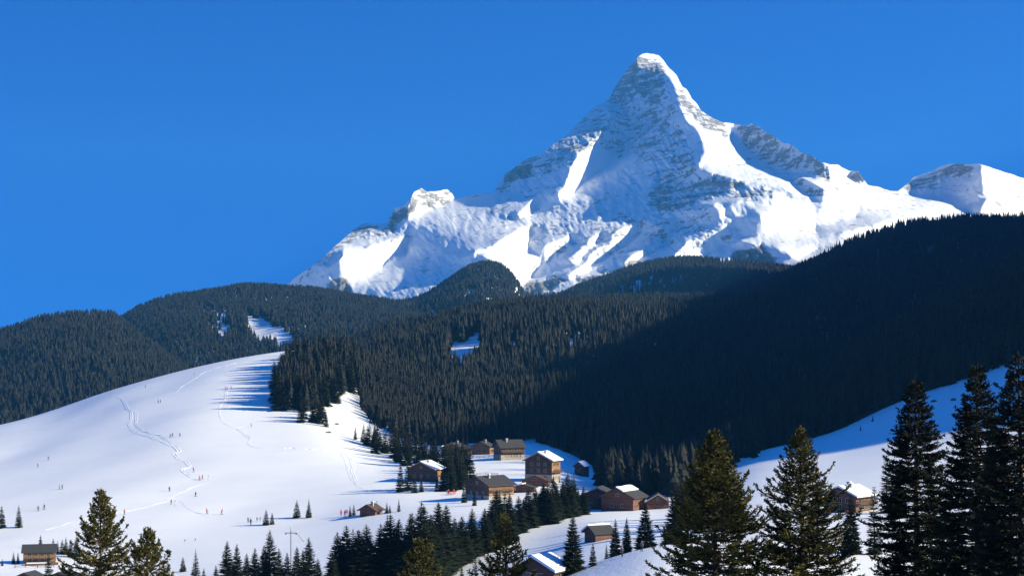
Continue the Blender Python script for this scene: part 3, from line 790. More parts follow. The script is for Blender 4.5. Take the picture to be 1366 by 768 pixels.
# clump on the shoulder of the ski slope
ISL = [(368, 548), (364, 515), (378, 492), (410, 478), (460, 468), (488, 468), (478, 500), (470, 520), (452, 534), (428, 562), (402, 566), (396, 546)]
for (x, y, z, h, px, py) in scatter_ground(ISL, 84, (15, 23), 500, 9):
    plant(x, y, z, h * (0.75 if py > 548 else 1.0), rng.uniform(1.3, 1.8), 'dark spruce in the dense clump on the right shoulder of the ski slope', 'spruces clumped on the shoulder of the ski slope')
qb = np.array(scatter_ground([(372, 540), (368, 512), (382, 490), (412, 476), (462, 466), (490, 466), (480, 500), (472, 518), (450, 528), (426, 546), (400, 552)], 240, (14, 21), 500, 19))
forests.append(dict(name='spruce_forest', label='solid inner mass of the dark spruce clump on the right shoulder of the ski slope', x=qb[:, 0], y=qb[:, 1], z=qb[:, 2] - .4, h=qb[:, 3], r=qb[:, 3] * .2, keep=np.ones(len(qb), bool), var=mid_var, mat=M['fol_far'], key=None))
# belt running down to the village
BELT = [(486, 590), (500, 588), (545, 600), (590, 612), (626, 622), (632, 640), (620, 652), (598, 655), (596, 640), (575, 622), (540, 622), (515, 612), (492, 602)]
for (x, y, z, h, px, py) in scatter_ground(BELT, 62, (9.5, 13), 400, 23):
    plant(x, y, z, h * (1.0 if px < 590 else 1.15), rng.uniform(1.15, 1.5), 'dark spruce in the belt running down from the ski slope to the village', 'spruces in the belt above the village')
# long row on the edge of the terrace
RT = [(452, 706), (464, 697), (477, 703), (491, 696), (505, 695), (518, 682), (532, 688), (548, 680), (561, 665), (572, 682), (584, 666), (597, 670), (606, 688), (615, 686), (632, 675), (646, 675), (656, 672), (665, 651), (679, 655), (693, 659), (706, 647), (715, 650), (724, 640), (732, 644), (740, 634), (750, 640), (758, 629), (768, 640), (776, 647)]
fx = [440, 560, 600, 644, 700, 735, 783]; fy = [800, 786, 763, 740, 711, 700, 690]
for k, (px, ty) in enumerate(RT):
    base = float(np.interp(px, fx, fy))
    for rk_ in range(2 if px < 650 else 3):
        bx = px + rng.uniform(-3, 3) + (0 if rk_ == 0 else rng.uniform(-7, 7)); by = base - 2 - rk_ * 11 - rng.uniform(0, 4)
        top = ty + (0 if rk_ == 0 else rng.uniform(0, 8))
        g = ground_at(bx, by, 250)
        h = (by - top) * g.y / F
        plant(g.x, g.y, g.z, h, rng.uniform(1.25, 1.75), 'tall dark spruce in the long row along the snow bank below the village', 'spruces in the long row below the village', 'big' if rk_ == 0 else None)
# row along the bottom edge
for px, ty, by in ((288, 752, 800), (303, 718, 800), (316, 722, 803), (329, 735, 800), (340, 728, 806), (352, 724, 804), (360, 703, 806), (372, 728, 800), (383, 734, 806), (396, 726, 804), (404, 730, 808), (412, 713, 806), (424, 742, 800), (444, 732, 802)):
    tree_at(px, by, by - ty, 'dark spruce in the group at the bottom edge left of the long row', 'spruces grouped at the bottom edge', 250, 'big', rs=rng.uniform(1.0, 1.25))
# standing alone
ALONE = [
 (2, 704, 31, 'spruce cut by the left edge of the frame on the open snow', None), (25, 703, 31, 'full spruce alone on the snow just in from the left edge', None),
 (355, 700, 22, 'narrow young spruce, taller of the close pair beside two dark standing skiers', None), (363, 699, 17, 'short young spruce, lower of the close pair beside two dark standing skiers', None),
 (396, 690, 25, 'young spruce, left and smaller of two alone in the middle of the piste foot', None), (412, 690, 27, 'young spruce, right and taller of two alone in the middle of the piste foot', None),
 (467, 688, 15, 'small spruce between the pink figures and the hut, the left one of two', None), (472, 687, 16, 'small spruce close against the left wall of the small red hut', None),
 (516, 684, 16, 'thin little spruce just right of the small red hut', None), (520, 684, 11, 'tiniest spruce right of the small red hut', None), (532, 682, 18, 'lone small spruce on the snow, farthest right of the small red hut', None),
 (418, 563, 33, 'spruce at the foot of the slope clump, left of three in a step', None), (427, 565, 31, 'spruce at the foot of the slope clump, middle of three in a step', None), (435, 569, 23, 'spruce at the foot of the slope clump, lowest of three in a step', None),
 (474, 586, 19, 'small spruce heading the belt, first below the snow lane', None), (367, 502, 22, 'lone spruce at the upper left corner of the slope clump', None),
 (485, 590, 27, 'spruce heading the belt, second below the snow lane', None),
 (534, 656, 42, 'dark spruce left of the snow roofed chalet among the belt', None), (544, 654, 40, 'dark spruce touching the left wall of the snow roofed chalet', None), (553, 657, 30, 'short dark spruce before the snow roofed chalet, left one', None), (562, 656, 24, 'lowest spruce before the snow roofed chalet', None),
 (583, 655, 26, 'small snow dusted spruce under the right corner of the snow roofed chalet', None), (590, 655, 34, 'dark spruce right of the snow roofed chalet, nearest to it', None),
 (597, 653, 62, 'tallest dark spruce between the snow roofed chalet and the wide grey roofed barn', None), (604, 655, 50, 'dark spruce second from the wide grey roofed barn', None), (612, 648, 44, 'dark spruce behind the left corner of the wide grey roofed barn', None),
 (619, 670, 30, 'spruce standing before the left wall of the wide grey roofed barn', None), (633, 674, 30, 'spruce standing before the middle of the wide grey roofed barn', None),
 (660, 602, 12, 'tiny spruce on the snow behind the wide grey roofed barn', None),
 (54, 730, 18, 'spruce rising behind the roof of the dark roofed lodge', None), (18, 751, 17, 'little spruce left of the dark roofed lodge', None), (24, 751, 16, 'little spruce close to the left wall of the dark roofed lodge', None), (3, 754, 10, 'tiny spruce at the left edge below the dark roofed lodge', None),
 (71, 737, 20, 'spruce behind the right gable of the dark roofed lodge', None), (77, 737, 17, 'thinnest spruce right of the dark roofed lodge', None), (83, 738, 20, 'small spruce right of the dark roofed lodge, third outward', None), (88, 739, 25, 'taller spruce right of the dark roofed lodge, fourth outward', None), (94, 739, 20, 'small spruce right of the dark roofed lodge, fifth outward', None), (102, 742, 29, 'largest spruce right of the dark roofed lodge, farthest from it', None),
 (65, 790, 52, 'spruce in front of the dark roofed lodge by the bottom edge', None),
 (244, 762, 21, 'small spruce alone near the bottom edge beside a bigger one', None), (261, 780, 50, 'spruce alone at the bottom edge left of the bottom group', None), (272, 782, 26, 'small spruce at the bottom edge between the lone one and the group', None),
 (764, 766, 83, 'broad dark spruce standing alone in front of the end of the long row', 'big'), (791, 762, 32, 'small dark spruce right of the broad lone spruce', None), (809, 752, 28, 'reddish brown little spruce below the pair on the bank', None),
 (821, 749, 58, 'dark spruce on the bank below the small hut, left of a pair', 'big'), (836, 746, 56, 'dark spruce on the bank below the small hut, right of a pair', 'big'), (861, 740, 72, 'tall pointed spruce in front of the dark barns', 'big'), (902, 744, 92, 'tall spruce half hidden behind the great fir at centre right', 'big'),
 (728, 754, 20, 'small spruce behind the snow roofed cabin at the bottom edge', None), (711, 752, 16, 'smallest spruce behind the snow roofed cabin at the bottom edge', None), (634, 784, 44, 'spruce at the bottom edge left of the olive fir tip', None), (616, 784, 32, 'smaller spruce at the bottom edge under the long row', None), (655, 784, 48, 'spruce at the bottom edge touching the olive fir tip', None),
 (1135, 780, 84, 'spruce below the chalet with two chimneys, wider of two', 'big'), (1166, 778, 94, 'slim columnar spruce below the chalet with two chimneys', 'slim'),
 (1183, 684, 80, 'slim spruce right of the chalet with two chimneys, left of a pair', 'slim'), (1196, 690, 80, 'spruce right of the chalet with two chimneys, half behind the tall fir', 'big'),
 (1164, 562, 9, 'tiny bush like spruce on the shaded snow below the dark forest', None), (1148, 574, 8, 'tiniest spruce at the lower rim of the dark forest', None),
]
for px, py, h, lab, kd in ALONE:
    tree_at(px, py, h, lab, None, 250 if py < 760 else 200, kd, rs=None if kd or px > 530 else rng.uniform(1.1, 1.35))
for px, py, h in ((908, 700, 66), (922, 704, 74), (934, 695, 60), (947, 703, 78), (960, 698, 66), (972, 705, 80), (985, 699, 70), (915, 690, 56), (955, 688, 62)):  # added grove, mostly hidden, to cast shade left over the snow bank
    tree_at(px, py, h, 'dark spruce in the small grove added for its shade behind the great bushy fir', 'spruces in the added shade grove behind the great fir', 250, 'big', rs=rng.uniform(1.0, 1.25))
print('single spruces', n_single[0])
# fill up to 300 singles with the forest trees that show largest
singles_pool.sort(key=lambda s: -s[0])
need = 300 - n_single[0] - 2
LB = {'near': ('dark spruce along the front of the nearest forest above the right meadow', 'spruces at the front of the nearest forest'),
      'right': ('shaded spruce at the foot of the long right hand forest slope', 'spruces at the foot of the right forest'),
      'mid': ('dark spruce at the foot of the middle hill behind the village', 'spruces at the foot of the middle hill'),
      'lane': ('dark spruce at the front of the forest beside the narrow snow lane', 'spruces at the front of the lane forest')}
fby = {}
for f in forests:
    if f['key']: fby[f['key']] = f
for s_ in singles_pool[:max(0, need)]:
    _, x, y, z, h, r_, key, nm, i = s_
    fby[key]['keep'][i] = False
    plant(x, y, z, h, 1.0, LB[key][0], LB[key][1])
for f in forests:
    k = f['keep']
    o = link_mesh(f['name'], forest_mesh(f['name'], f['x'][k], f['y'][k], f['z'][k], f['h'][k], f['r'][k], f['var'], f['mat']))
    tag(o, f['label'], 'forest', kind='stuff')

# ---- the near firs, with twigs and needle tufts
def hero_crown(seed, H, rmax, kfall, shape=1.0, top_up=0.85, density=1.0, sweep=0.25, twig=1.0, gap=1.0, mat='fol_near'):
    r = np.random.RandomState(seed)
    Vs = []; Ts = []
    def add(a, b, w, tn, flat=0.0):
        """needle tufts from a to b (n,3), half width w (n,)"""
        d = b - a; L_ = np.linalg.norm(d, axis=1, keepdims=True) + 1e-9
        rnd = r.normal(size=a.shape); u = np.cross(d / L_, rnd); u /= (np.linalg.norm(u, axis=1, keepdims=True) + 1e-9)
        u = u * w[:, None]; mth = a + d * 0.5
        Vs.append(np.stack([a, mth - u, b, mth + u], 1).reshape(-1, 3))
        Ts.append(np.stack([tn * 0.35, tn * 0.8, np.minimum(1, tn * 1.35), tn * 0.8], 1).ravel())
    s = 0.25; bars = []
    while s < H * 0.93:
        R_ = rmax * 1.1 * (1 - math.exp(-(s / kfall) ** shape))
        nb = 5 + int(r.randint(0, 3)) + (2 if s > 2 else 0)
        a0 = r.uniform(0, 6.28)
        for i in range(nb):
            a = a0 + i * 6.283 / nb + r.uniform(-0.35, 0.35)
            Lb = R_ * r.uniform(0.68, 1.12) + 0.12
            if r.rand() < 0.10: Lb *= 1.3
            if r.rand() < 0.08: continue
            f = s / H
            e0 = top_up * math.exp(-s / 3.5) + 0.12 - 0.45 * f + r.uniform(-0.12, 0.12)
            nseg = 9; uu = np.linspace(0, 1, nseg)
            el = e0 - 0.25 * np.sin(uu * math.pi) + sweep * 2.2 * uu ** 2
            ds = Lb / (nseg - 1)
            aa = a + np.cumsum(r.normal(0, 0.05, nseg))
            P_ = np.cumsum(np.stack([np.cos(aa) * np.cos(el), np.sin(aa) * np.cos(el), np.sin(el)], -1) * ds, 0)
            P_ = P_ + np.array([0, 0, H - s + r.uniform(-0.08, 0.08)])
            bars.append((P_, Lb))
            btint = r.uniform(0.2, 0.75)
            # tufts on the leader
            nt = int(Lb / 0.055 * density); tt = r.uniform(0.12, 1, nt); 
            def at_(t_): 
                q_ = t_ * (nseg - 1); i_ = np.clip(q_.astype(int), 0, nseg - 2); w_ = (q_ - i_)[:, None]; return P_[i_] * (1 - w_) + P_[i_ + 1] * w_, P_[i_ + 1] - P_[i_]
            b0, tg = at_(tt); tg = tg / (np.linalg.norm(tg, axis=1, keepdims=True) + 1e-9)
            side = np.cross(tg, np.array([0, 0, 1.0])); side /= (np.linalg.norm(side, axis=1, keepdims=True) + 1e-9)
            sg = np.where(r.rand(nt) < 0.5, -1, 1)[:, None]
            ln = (0.42 * Lb * (1 - tt) ** 0.8 + 0.10) * r.uniform(0.6, 1.1, nt); ln = np.minimum(ln * twig, 0.75 * twig)
            dr = tg * r.uniform(0.55, 0.95, nt)[:, None] + side * sg * r.uniform(0.5, 1.0, nt)[:, None] + np.array([0, 0, 1.0]) * r.uniform(-0.18, 0.32, nt)[:, None]
            dr /= np.linalg.norm(dr, axis=1, keepdims=True)
            b1 = b0 + dr * ln[:, None]
            tn = np.clip(btint + r.normal(0, 0.12, nt), 0, 1)
            add(b0, b1, 0.022 + 0.02 * r.rand(nt), tn)
            # needle sprays along each twig
            for q_ in range(4):
                tq = r.uniform(0.25, 1, nt); c0 = b0 + (b1 - b0) * tq[:, None]
                d2 = dr + r.normal(0, 0.55, (nt, 3)); d2 /= np.linalg.norm(d2, axis=1, keepdims=True)
                add(c0, c0 + d2 * (0.07 + 0.09 * r.rand(nt))[:, None], 0.018 + 0.014 * r.rand(nt), tn)
            add(P_[-2:-1], P_[-1:] + (P_[-1:] - P_[-2:-1]) * 0.6, np.array([0.03]), np.array([0.9]))
        s += (0.12 + 0.05 * min(1, s / 3)) * gap * r.uniform(0.8, 1.25) / density ** 0.5
    # leading shoot
    for k in range(40):
        z0 = H - 0.5 + 0.6 * k / 40; a = r.uniform(0, 6.28)
        add(np.array([[0, 0, z0]]), np.array([[math.cos(a) * 0.05, math.sin(a) * 0.05, z0 + 0.12]]), np.array([0.014]), np.array([0.7]))
    V = np.concatenate(Vs); T = np.concatenate(Ts)
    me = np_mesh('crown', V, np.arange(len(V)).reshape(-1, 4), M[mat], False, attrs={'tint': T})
    # woody limbs
    bv = []; bf = []
    for P_, Lb in bars:
        n0 = len(bv); k3 = 3; idx = [0, 3, 6, 8]
        for j_, ii_ in enumerate(idx):
            w = 0.022 * Lb ** 0.5 * (1 - j_ / 3.6)
            c = P_[ii_] if ii_ else np.array([0, 0, P_[0][2]])
            for q_ in range(k3):
                an = q_ * 6.283 / 3; bv.append((c[0] + w * math.cos(an) * 0.7, c[1] + w * math.sin(an) * 0.7, c[2] + w * math.sin(an + 1)))
        for j_ in range(3):
            for q_ in range(k3): bf.append((n0 + j_ * 3 + q_, n0 + j_ * 3 + (q_ + 1) % 3, n0 + j_ * 3 + 3 + (q_ + 1) % 3, n0 + j_ * 3 + 3 + q_))
    lm = np_mesh('limb', bv, bf, M['bark'])
    return me, lm
def hero(px, ty, D, H, rmax, kfall, seed, label, **kw):
    z_top = (YH - ty) / F * D; x = (px - CX) / F * D
    zg_ = gxy(x, D)
    H = max(H, z_top - zg_)
    cr, lm = hero_crown(seed, H, rmax, kfall, **kw)
    o = empty('fir_tree', (x, D, z_top - H), rng.uniform(0, 6.28), label, 'fir tree')
    link_mesh('crown', cr, o); link_mesh('limb', lm, o)
    t = link_mesh('trunk', trunk_mesh(0.014, seed, 0.985), o); t.scale = (H, H, H)
    return o
HERO = [
 (135, 655, 62, 16, 2.2, 3.9, 1, 'olive green fir in front of the open piste, larger of the two at bottom left', dict(top_up=1.0, density=1.1, sweep=0.22, shape=1.1, twig=0.72, gap=1.4)),
 (197, 706, 60, 15, 1.8, 2.9, 2, 'smaller olive fir right beside the larger one at bottom left', dict(top_up=1.1, density=1.1, sweep=0.22, shape=1.1, twig=0.7, gap=1.4)),
 (559, 720, 66, 14, 1.7, 2.6, 3, 'brownish green fir tip rising from the bottom edge before the long row', dict(top_up=0.9, shape=1.15, gap=1.2, twig=0.7)),
 (674, 687, 60, 15, 2.0, 4.2, 4, 'sparse olive fir tip with ragged arms at the bottom centre', dict(top_up=0.9, density=1.0, sweep=0.26, shape=1.1, twig=0.8, gap=1.35)),
 (953, 576, 58, 20, 2.7, 4.4, 5, 'great bushy fir at centre right, left one of two lit olive', dict(top_up=0.95, shape=1.1, twig=0.9, gap=0.95)),
 (1068, 572, 60, 20, 2.5, 4.8, 6, 'great fir at centre right, right one of two, just left of the isolated chalet', dict(top_up=0.95, shape=1.1, twig=0.9, gap=0.95)),
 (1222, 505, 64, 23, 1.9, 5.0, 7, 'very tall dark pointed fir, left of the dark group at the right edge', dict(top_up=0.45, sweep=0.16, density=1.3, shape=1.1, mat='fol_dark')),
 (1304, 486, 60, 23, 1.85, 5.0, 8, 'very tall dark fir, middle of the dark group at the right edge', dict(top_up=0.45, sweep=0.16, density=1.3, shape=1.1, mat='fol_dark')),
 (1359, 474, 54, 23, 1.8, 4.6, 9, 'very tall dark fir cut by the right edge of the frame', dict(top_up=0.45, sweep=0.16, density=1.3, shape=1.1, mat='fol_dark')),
]
hero_objs = []
for px, ty, D, H, rm, kf, sd_, lab, kw in HERO: hero_objs.append(hero(px, ty, D, H, rm, kf, sd_, lab, **kw))


def shrub(px, py, wpx, hpx, label, seed):
    g = ground_at(px, py, 300); k = g.y / F; r = random.Random(seed)
    o = empty('shrub', g, 0, label, 'shrub')
    V = []; Fc = []; T = []
    for i in range(160):
        a = r.uniform(0, 6.28); q = r.uniform(0, 1) ** 0.5; x0 = q * wpx * k / 2 * math.cos(a); y0 = q * wpx * k / 2 * math.sin(a) * .7
        h = hpx * k * (1 - q * q) * r.uniform(.5, 1.1) + .15; dx, dy = r.uniform(-.2, .2), r.uniform(-.2, .2); w = r.uniform(.03, .07)
        n = len(V); V += [(x0 * .8, y0 * .8, -.05), (x0 + w, y0, h * .5), (x0 + dx, y0 + dy, h), (x0 - w, y0 + w, h * .5)]; Fc.append((n, n + 1, n + 2, n + 3)); t = r.uniform(.1, .9); T += [t * .4, t, t, t]
    me = np_mesh('twigs', V, Fc, M['bark'], attrs={'tint': T}); link_mesh('twigs', me, o)
shrub(438, 577, 9, 3, 'bare brown shrub on the step just below the foot of the slope clump', 1)
shrub(449, 566, 8, 2.5, 'bare brown shrub on the bright snow right of the three step spruces', 2)
shrub(1246, 536, 10, 4, 'dark shrub on the shaded snow between the two tallest firs, left one of two', 3)
shrub(1272, 534, 10, 4, 'dark shrub on the shaded snow between the two tallest firs, right one of two', 4)
# ================================================================ BUILDINGS
def bm_obj(name, bm, mats, parent, smooth=False):
    me = bpy.data.meshes.new(name); bm.normal_update(); bm.to_mesh(me); bm.free()
    for m_ in (mats if isinstance(mats, (list, tuple)) else [mats]): me.materials.append(m_)
    if smooth:
        for p in me.polygons: p.use_smooth = True
    return link_mesh(name, me, parent)
def add_box(bm, x0, x1, y0, y1, z0, z1, mi=0, bevel=0.0):
    vs = [bm.verts.new((x, y, z)) for x in (x0, x1) for y in (y0, y1) for z in (z0, z1)]
    fs = [(0, 1, 3, 2), (4, 6, 7, 5), (0, 4, 5, 1), (2, 3, 7, 6), (0, 2, 6, 4), (1, 5, 7, 3)]
    out = []
    for f in fs:
        fc = bm.faces.new([vs[i] for i in f]); fc.material_index = mi; out.append(fc)
    return out
def slab(bm, p0, p1, y0, y1, th, mi=0, wob=0.0, rr=None):
    """roof slab from p0=(x,z) to p1=(x,z), thickness th measured up"""
    n = 6 if wob else 1
    prev = None
    for k in range(n + 1):
        y = y0 + (y1 - y0) * k / n; t = th * (1 + (rr.uniform(-wob, wob) if wob else 0))
        cur = [bm.verts.new(c) for c in ((p0[0], y, p0[1]), (p1[0], y, p1[1]), (p1[0], y, p1[1] + t * (1 + (rr.uniform(-wob, wob) if wob else 0))), (p0[0], y, p0[1] + t))]
        if prev:
            for i in range(4):
                f = bm.faces.new([prev[i], prev[(i + 1) % 4], cur[(i + 1) % 4], cur[i]]); f.material_index = mi
        else: bm.faces.new(cur[::-1])
        prev = cur
    bm.faces.new(prev)
def chalet(name, label, cat, px, py, W, Lg, H, rise, rot, wood='wood', base_h=0.0, roof_mat='roof', snow=(), rows=(1,), ncol=3, side_cols=3, balcony=None, chimneys=1, door=True,
           over=0.7, D=None, seed=1, patch=None, trim=False, lit_side=None, dmin=250, front_door_side=False, curved=False):
    r = random.Random(seed)
    g = ground_at(px, py, dmin)
    z0 = g.z + 0.1
    o = empty(name, (g.x, g.y, z0), rad(rot), label, cat)
    w, l = W / 2, Lg / 2; down = -3.0
    # walls: one closed gabled body, right side may carry a painted sunlit tone
    bm = bmesh.new()
    levels = [(down, base_h, 1), (base_h, H, 0)] if base_h > 0 else [(down, H, 0)]
    for za, zb, mi in levels:
        ins = 0.0 if mi == 0 else -0.06
        a, b = w - ins, l - ins
        vs = [bm.verts.new(c) for c in ((-a, -b, za), (a, -b, za), (a, b, za), (-a, b, za), (-a, -b, zb), (a, -b, zb), (a, b, zb), (-a, b, zb))]
        for fi, f in enumerate(((0, 1, 5, 4), (1, 2, 6, 5), (2, 3, 7, 6), (3, 0, 4, 7))):
            fc = bm.faces.new([vs[i] for i in f]); fc.material_index = mi if not (fi == 1 and lit_side and mi == 0) else 2
        if mi == 1: bm.faces.new(vs[4:])
    for yy in (-l, l):
        f = [bm.verts.new(c) for c in ((-w, yy, H), (w, yy, H), (0, yy, H + rise))]
        fc = bm.faces.new(f if yy < 0 else f[::-1])
    wall = bm_obj('wall', bm, [M[wood], M['stone'], M['wood_lit']], o)
    # roof
    ov = over; sl_ = rise / w; ex, ez = w + ov, H - ov * sl_
    bm = bmesh.new()
    for s in (-1, 1):
        slab(bm, (s * ex, ez), (0.0, H + rise), -l - ov, l + ov, 0.22)
    roof = bm_obj('roof', bm, M[roof_mat], o)
    for s in (-1, 1):
        for yy in (-l - ov - 0.053, l + ov + 0.003):
            bm = bmesh.new()
            slab(bm, (s * ex, ez - 0.12), (s * 0.002, H + rise - 0.12), yy, yy + 0.05, 0.36)
            bm_obj('barge_board', bm, M['trim'] if trim else M['wood_dark'], roof)
    for s in snow:
        bm = bmesh.new()
        f0, f1 = (0.0, 1.0) if not patch else patch
        slab(bm, (s * (ex + 0.06) * (1 - f0 * 0), ez + 0.225) if not patch else (s * ex * (1 - f0), H + rise - (rise + ov * sl_) * (1 - f0) + 0.225), (0.0 if not patch else s * ex * (1 - f1), H + rise + 0.23 if not patch else H + rise - (rise + ov * sl_) * (1 - f1) + 0.225), -l - ov - 0.08, l + ov + 0.08, 0.32, 0, 0.3, r)
        ob = bm_obj('roof_snow', bm, M['roof_snow'], roof)
    for c in range(chimneys):
        yy = (-0.15 + 0.4 * c) * Lg; xx = w * 0.25 * (1 if c == 0 else -1) + (0.2 if c == 0 else 0)
        zc = H + rise - abs(xx) * sl_
        bm = bmesh.new(); add_box(bm, xx - .35, xx + .35, yy - .35, yy + .35, zc - .4, zc + 1.3); add_box(bm, xx - .45, xx + .45, yy - .45, yy + .45, zc + 1.302, zc + 1.45)
        ch = bm_obj('chimney', bm, M['stone'], roof)
        bm = bmesh.new(); add_box(bm, xx - .48, xx + .48, yy - .48, yy + .48, zc + 1.453, zc + 1.62); bm_obj('cap_snow', bm, M['roof_snow'], ch)
    def window(side, c, z, ww=0.95, hh=1.05, shut=True):
        """side: 'f' gable front, 'r' right long side, 'l' left"""
        def P(u, d, zz):
            if side == 'f': return (u, -l - d, zz)
            if side == 'r': return (w + d, u, zz)
            return (-w - d, -u, zz)
        def bx(bm, u0, u1, d0, d1, za, zb):
            a = P(u0, d0, za); b = P(u1, d1, zb)
            add_box(bm, min(a[0], b[0]), max(a[0], b[0]), min(a[1], b[1]), max(a[1], b[1]), za, zb)
        bm = bmesh.new(); u = c
        bx(bm, u - ww / 2 - .1, u - ww / 2, 0.004, .09, z - .1, z + hh + .1); bx(bm, u + ww / 2, u + ww / 2 + .1, 0.004, .09, z - .1, z + hh + .1)
        bx(bm, u - ww / 2, u + ww / 2, 0.004, .085, z + hh, z + hh + .1); bx(bm, u - ww / 2, u + ww / 2, 0.004, .12, z - .1, z); bx(bm, u - .03, u + .03, 0.006, .07, z, z + hh)
        win = bm_obj('window', bm, M['trim'], o)
        bm = bmesh.new(); bx(bm, u - ww / 2, u + ww / 2, 0.003, .03, z, z + hh); bm_obj('pane', bm, M['glass'], win)
        if shut:
            for s in (-1, 1): 
                bm = bmesh.new(); c_ = u + s * (ww / 2 + .1 + .25); bx(bm, c_ - .23, c_ + .23, 0.005, .06, z - .05, z + hh + .05)
                bm_obj('shutter', bm, M['shutter'], win)
    for zr in rows:
        for k in range(ncol): window('f', -w + W * (k + 1) / (ncol + 1), zr, shut=W / ncol > 2.5)
        for k in range(side_cols): window('r', -l + Lg * (k + 1) / (side_cols + 1), zr, shut=Lg / max(1, side_cols) > 2.5)
    if rise > 1.8: window('f', 0, H + 0.2, 0.8, 0.8, False)
    if door:
        bm = bmesh.new(); dx_ = w * 0.45
        add_box(bm, dx_ - .5, dx_ + .5, -l - .1, -l - .004, 0.0, 2.05)
        d_ = bm_obj('door', bm, M['shutter'], o)
        bm = bmesh.new(); add_box(bm, dx_ + .32, dx_ + .4, -l - .16, -l - .102, 0.95, 1.1); bm_obj('handle', bm, M['metal'], d_)
    if balcony:
        side, zb_ = balcony
        bm = bmesh.new()
        if side == 'f': add_box(bm, -w + .1, w - .1, -l - 1.2, -l - .003, zb_ - .16, zb_)
        else: add_box(bm, w + .003, w + 1.2, -l + .1, l - .1, zb_ - .16, zb_)
        b_ = bm_obj('balcony', bm, M['wood_dark'], o)
        bm = bmesh.new()
        if side == 'f':
            add_box(bm, -w + .1, w - .1, -l - 1.2, -l - 1.12, zb_ + .9, zb_ + 1.0)
            n_ = int(W / .35)
            for k in range(n_): xx = -w + .15 + k * (W - .3) / max(1, n_ - 1); add_box(bm, xx - .06, xx + .06, -l - 1.195, -l - 1.13, zb_ + .003, zb_ + .897)
        else:
            add_box(bm, w + 1.12, w + 1.2, -l + .1, l - .1, zb_ + .9, zb_ + 1.0)
            n_ = int(Lg / .35)
            for k in range(n_): yy = -l + .15 + k * (Lg - .3) / max(1, n_ - 1); add_box(bm, w + 1.13, w + 1.195, yy - .06, yy + .06, zb_ + .003, zb_ + .897)
        bm_obj('railing', bm, M['wood'], b_)
    return o

chalet('chalet', 'mid brown chalet with snow on its roof standing among the belt of spruces', 'chalet', 568, 640, 12.0, 8.0, 4.6, 2.7, -24, 'wood_dark', 0, 'roof', (1,), (1.2,), 3, 1, None, 1, True, 0.9, seed=1, lit_side=True, trim=True)
chalet('barn', 'wide barn with bare grey roof, dark left gable and sunlit honey coloured right side', 'barn', 653, 664, 13.0, 11.0, 4.9, 2.7, -50, 'wood_dark', 1.2, 'roof', (), (1.4, ), 3, 3, ('r', 2.9), 1, True, 0.9, seed=2, lit_side=True)
chalet('chalet', 'tallest chalet of the village, three storeys with bright snow on its right roof slope', 'chalet', 724, 641, 11.5, 8.0, 8.2, 2.9, -26, 'wood_dark', 2.6, 'roof', (1,), (0.8, 3.6, 6.1), 3, 2, ('r', 3.4), 1, True, 0.9, seed=3, lit_side=True, trim=True)
chalet('chalet', 'dark chalet with grey shingle roof behind the shadowed snow of the village', 'chalet', 679, 612, 8.5, 11.5, 5.6, 3.0, -66, 'wood_dark', 2.0, 'roof', (), (1.0, 3.4), 2, 3, ('r', 3.1), 1, True, 0.8, seed=4, lit_side=False)
chalet('chalet', 'low brown chalet with snow edged roof, leftmost at the back of the village', 'chalet', 607, 606, 11.0, 8.0, 3.4, 2.3, -18, 'wood', 0, 'roof', (-1,), (1.0,), 3, 2, None, 1, True, 0.9, seed=5, lit_side=True, trim=True, patch=(0.0, 0.25))
chalet('shed', 'long low shed joining two brown chalets at the back of the village', 'shed', 627, 604, 5.0, 8.0, 2.3, 1.2, -78, 'wood', 0, 'roof', (), (), 0, 2, None, 0, False, 0.5, seed=6)
chalet('chalet', 'small brown chalet with fence, right of the low pair at the back of the village', 'chalet', 645, 605, 9.0, 7.0, 3.6, 2.2, -20, 'wood', 0, 'roof', (), (1.0,), 2, 2, None, 1, True, 0.8, seed=7, lit_side=True)
chalet('cabin', 'small upright cabin with white snow roof at the shadowed right end of the village', 'cabin', 776, 634, 4.4, 5.0, 4.2, 1.6, -30, 'wood_red', 0, 'roof', (1,), (1.6,), 1, 1, None, 0, True, 0.7, seed=8)
chalet('shed', 'low reddish shed with wide roof directly in front of the tallest chalet', 'shed', 715, 647, 10.0, 6.0, 1.8, 1.9, -8, 'wood_red', 0, 'wood_dark', (), (), 0, 1, None, 0, True, 0.8, seed=9)
chalet('shed', 'lowest snow edged shed between the wide barn and the tallest chalet', 'shed', 699, 656, 8.0, 4.5, 1.7, 1.0, -14, 'wood_red', 0, 'roof', (-1,), (), 0, 2, None, 0, False, 0.6, seed=10)
chalet('barn', 'dark red barn with long sloping roof behind the end of the spruce row', 'barn', 800, 678, 13.5, 9.0, 3.6, 3.0, -12, 'wood_red', 0, 'roof', (), (0.9,), 2, 2, None, 0, True, 0.9, seed=11, trim=True)
chalet('barn', 'dark red barn with one bright white patch of snow on its roof', 'barn', 832, 680, 10.5, 9.0, 4.2, 2.6, -30, 'wood_red', 0, 'roof', (1,), (1.0,), 2, 2, None, 0, True, 0.9, seed=12, patch=(0.62, 1.0))
chalet('shed', 'low dark shed squeezed against the right side of the barn with white roof patch', 'shed', 852, 679, 5.0, 5.0, 2.4, 1.2, -25, 'wood_red', 0, 'roof', (-1,), (), 1, 1, None, 0, False, 0.5, seed=13, patch=(0, 0.3))
chalet('cabin', 'dark gabled cabin with pale roof edge, farthest right of the shadowed barns', 'cabin', 877, 678, 6.6, 6.0, 2.4, 2.0, -4, 'wood_red', 0, 'roof', (-1, 1), (), 1, 1, None, 0, True, 0.6, seed=14, patch=(0, 0.15), trim=True)
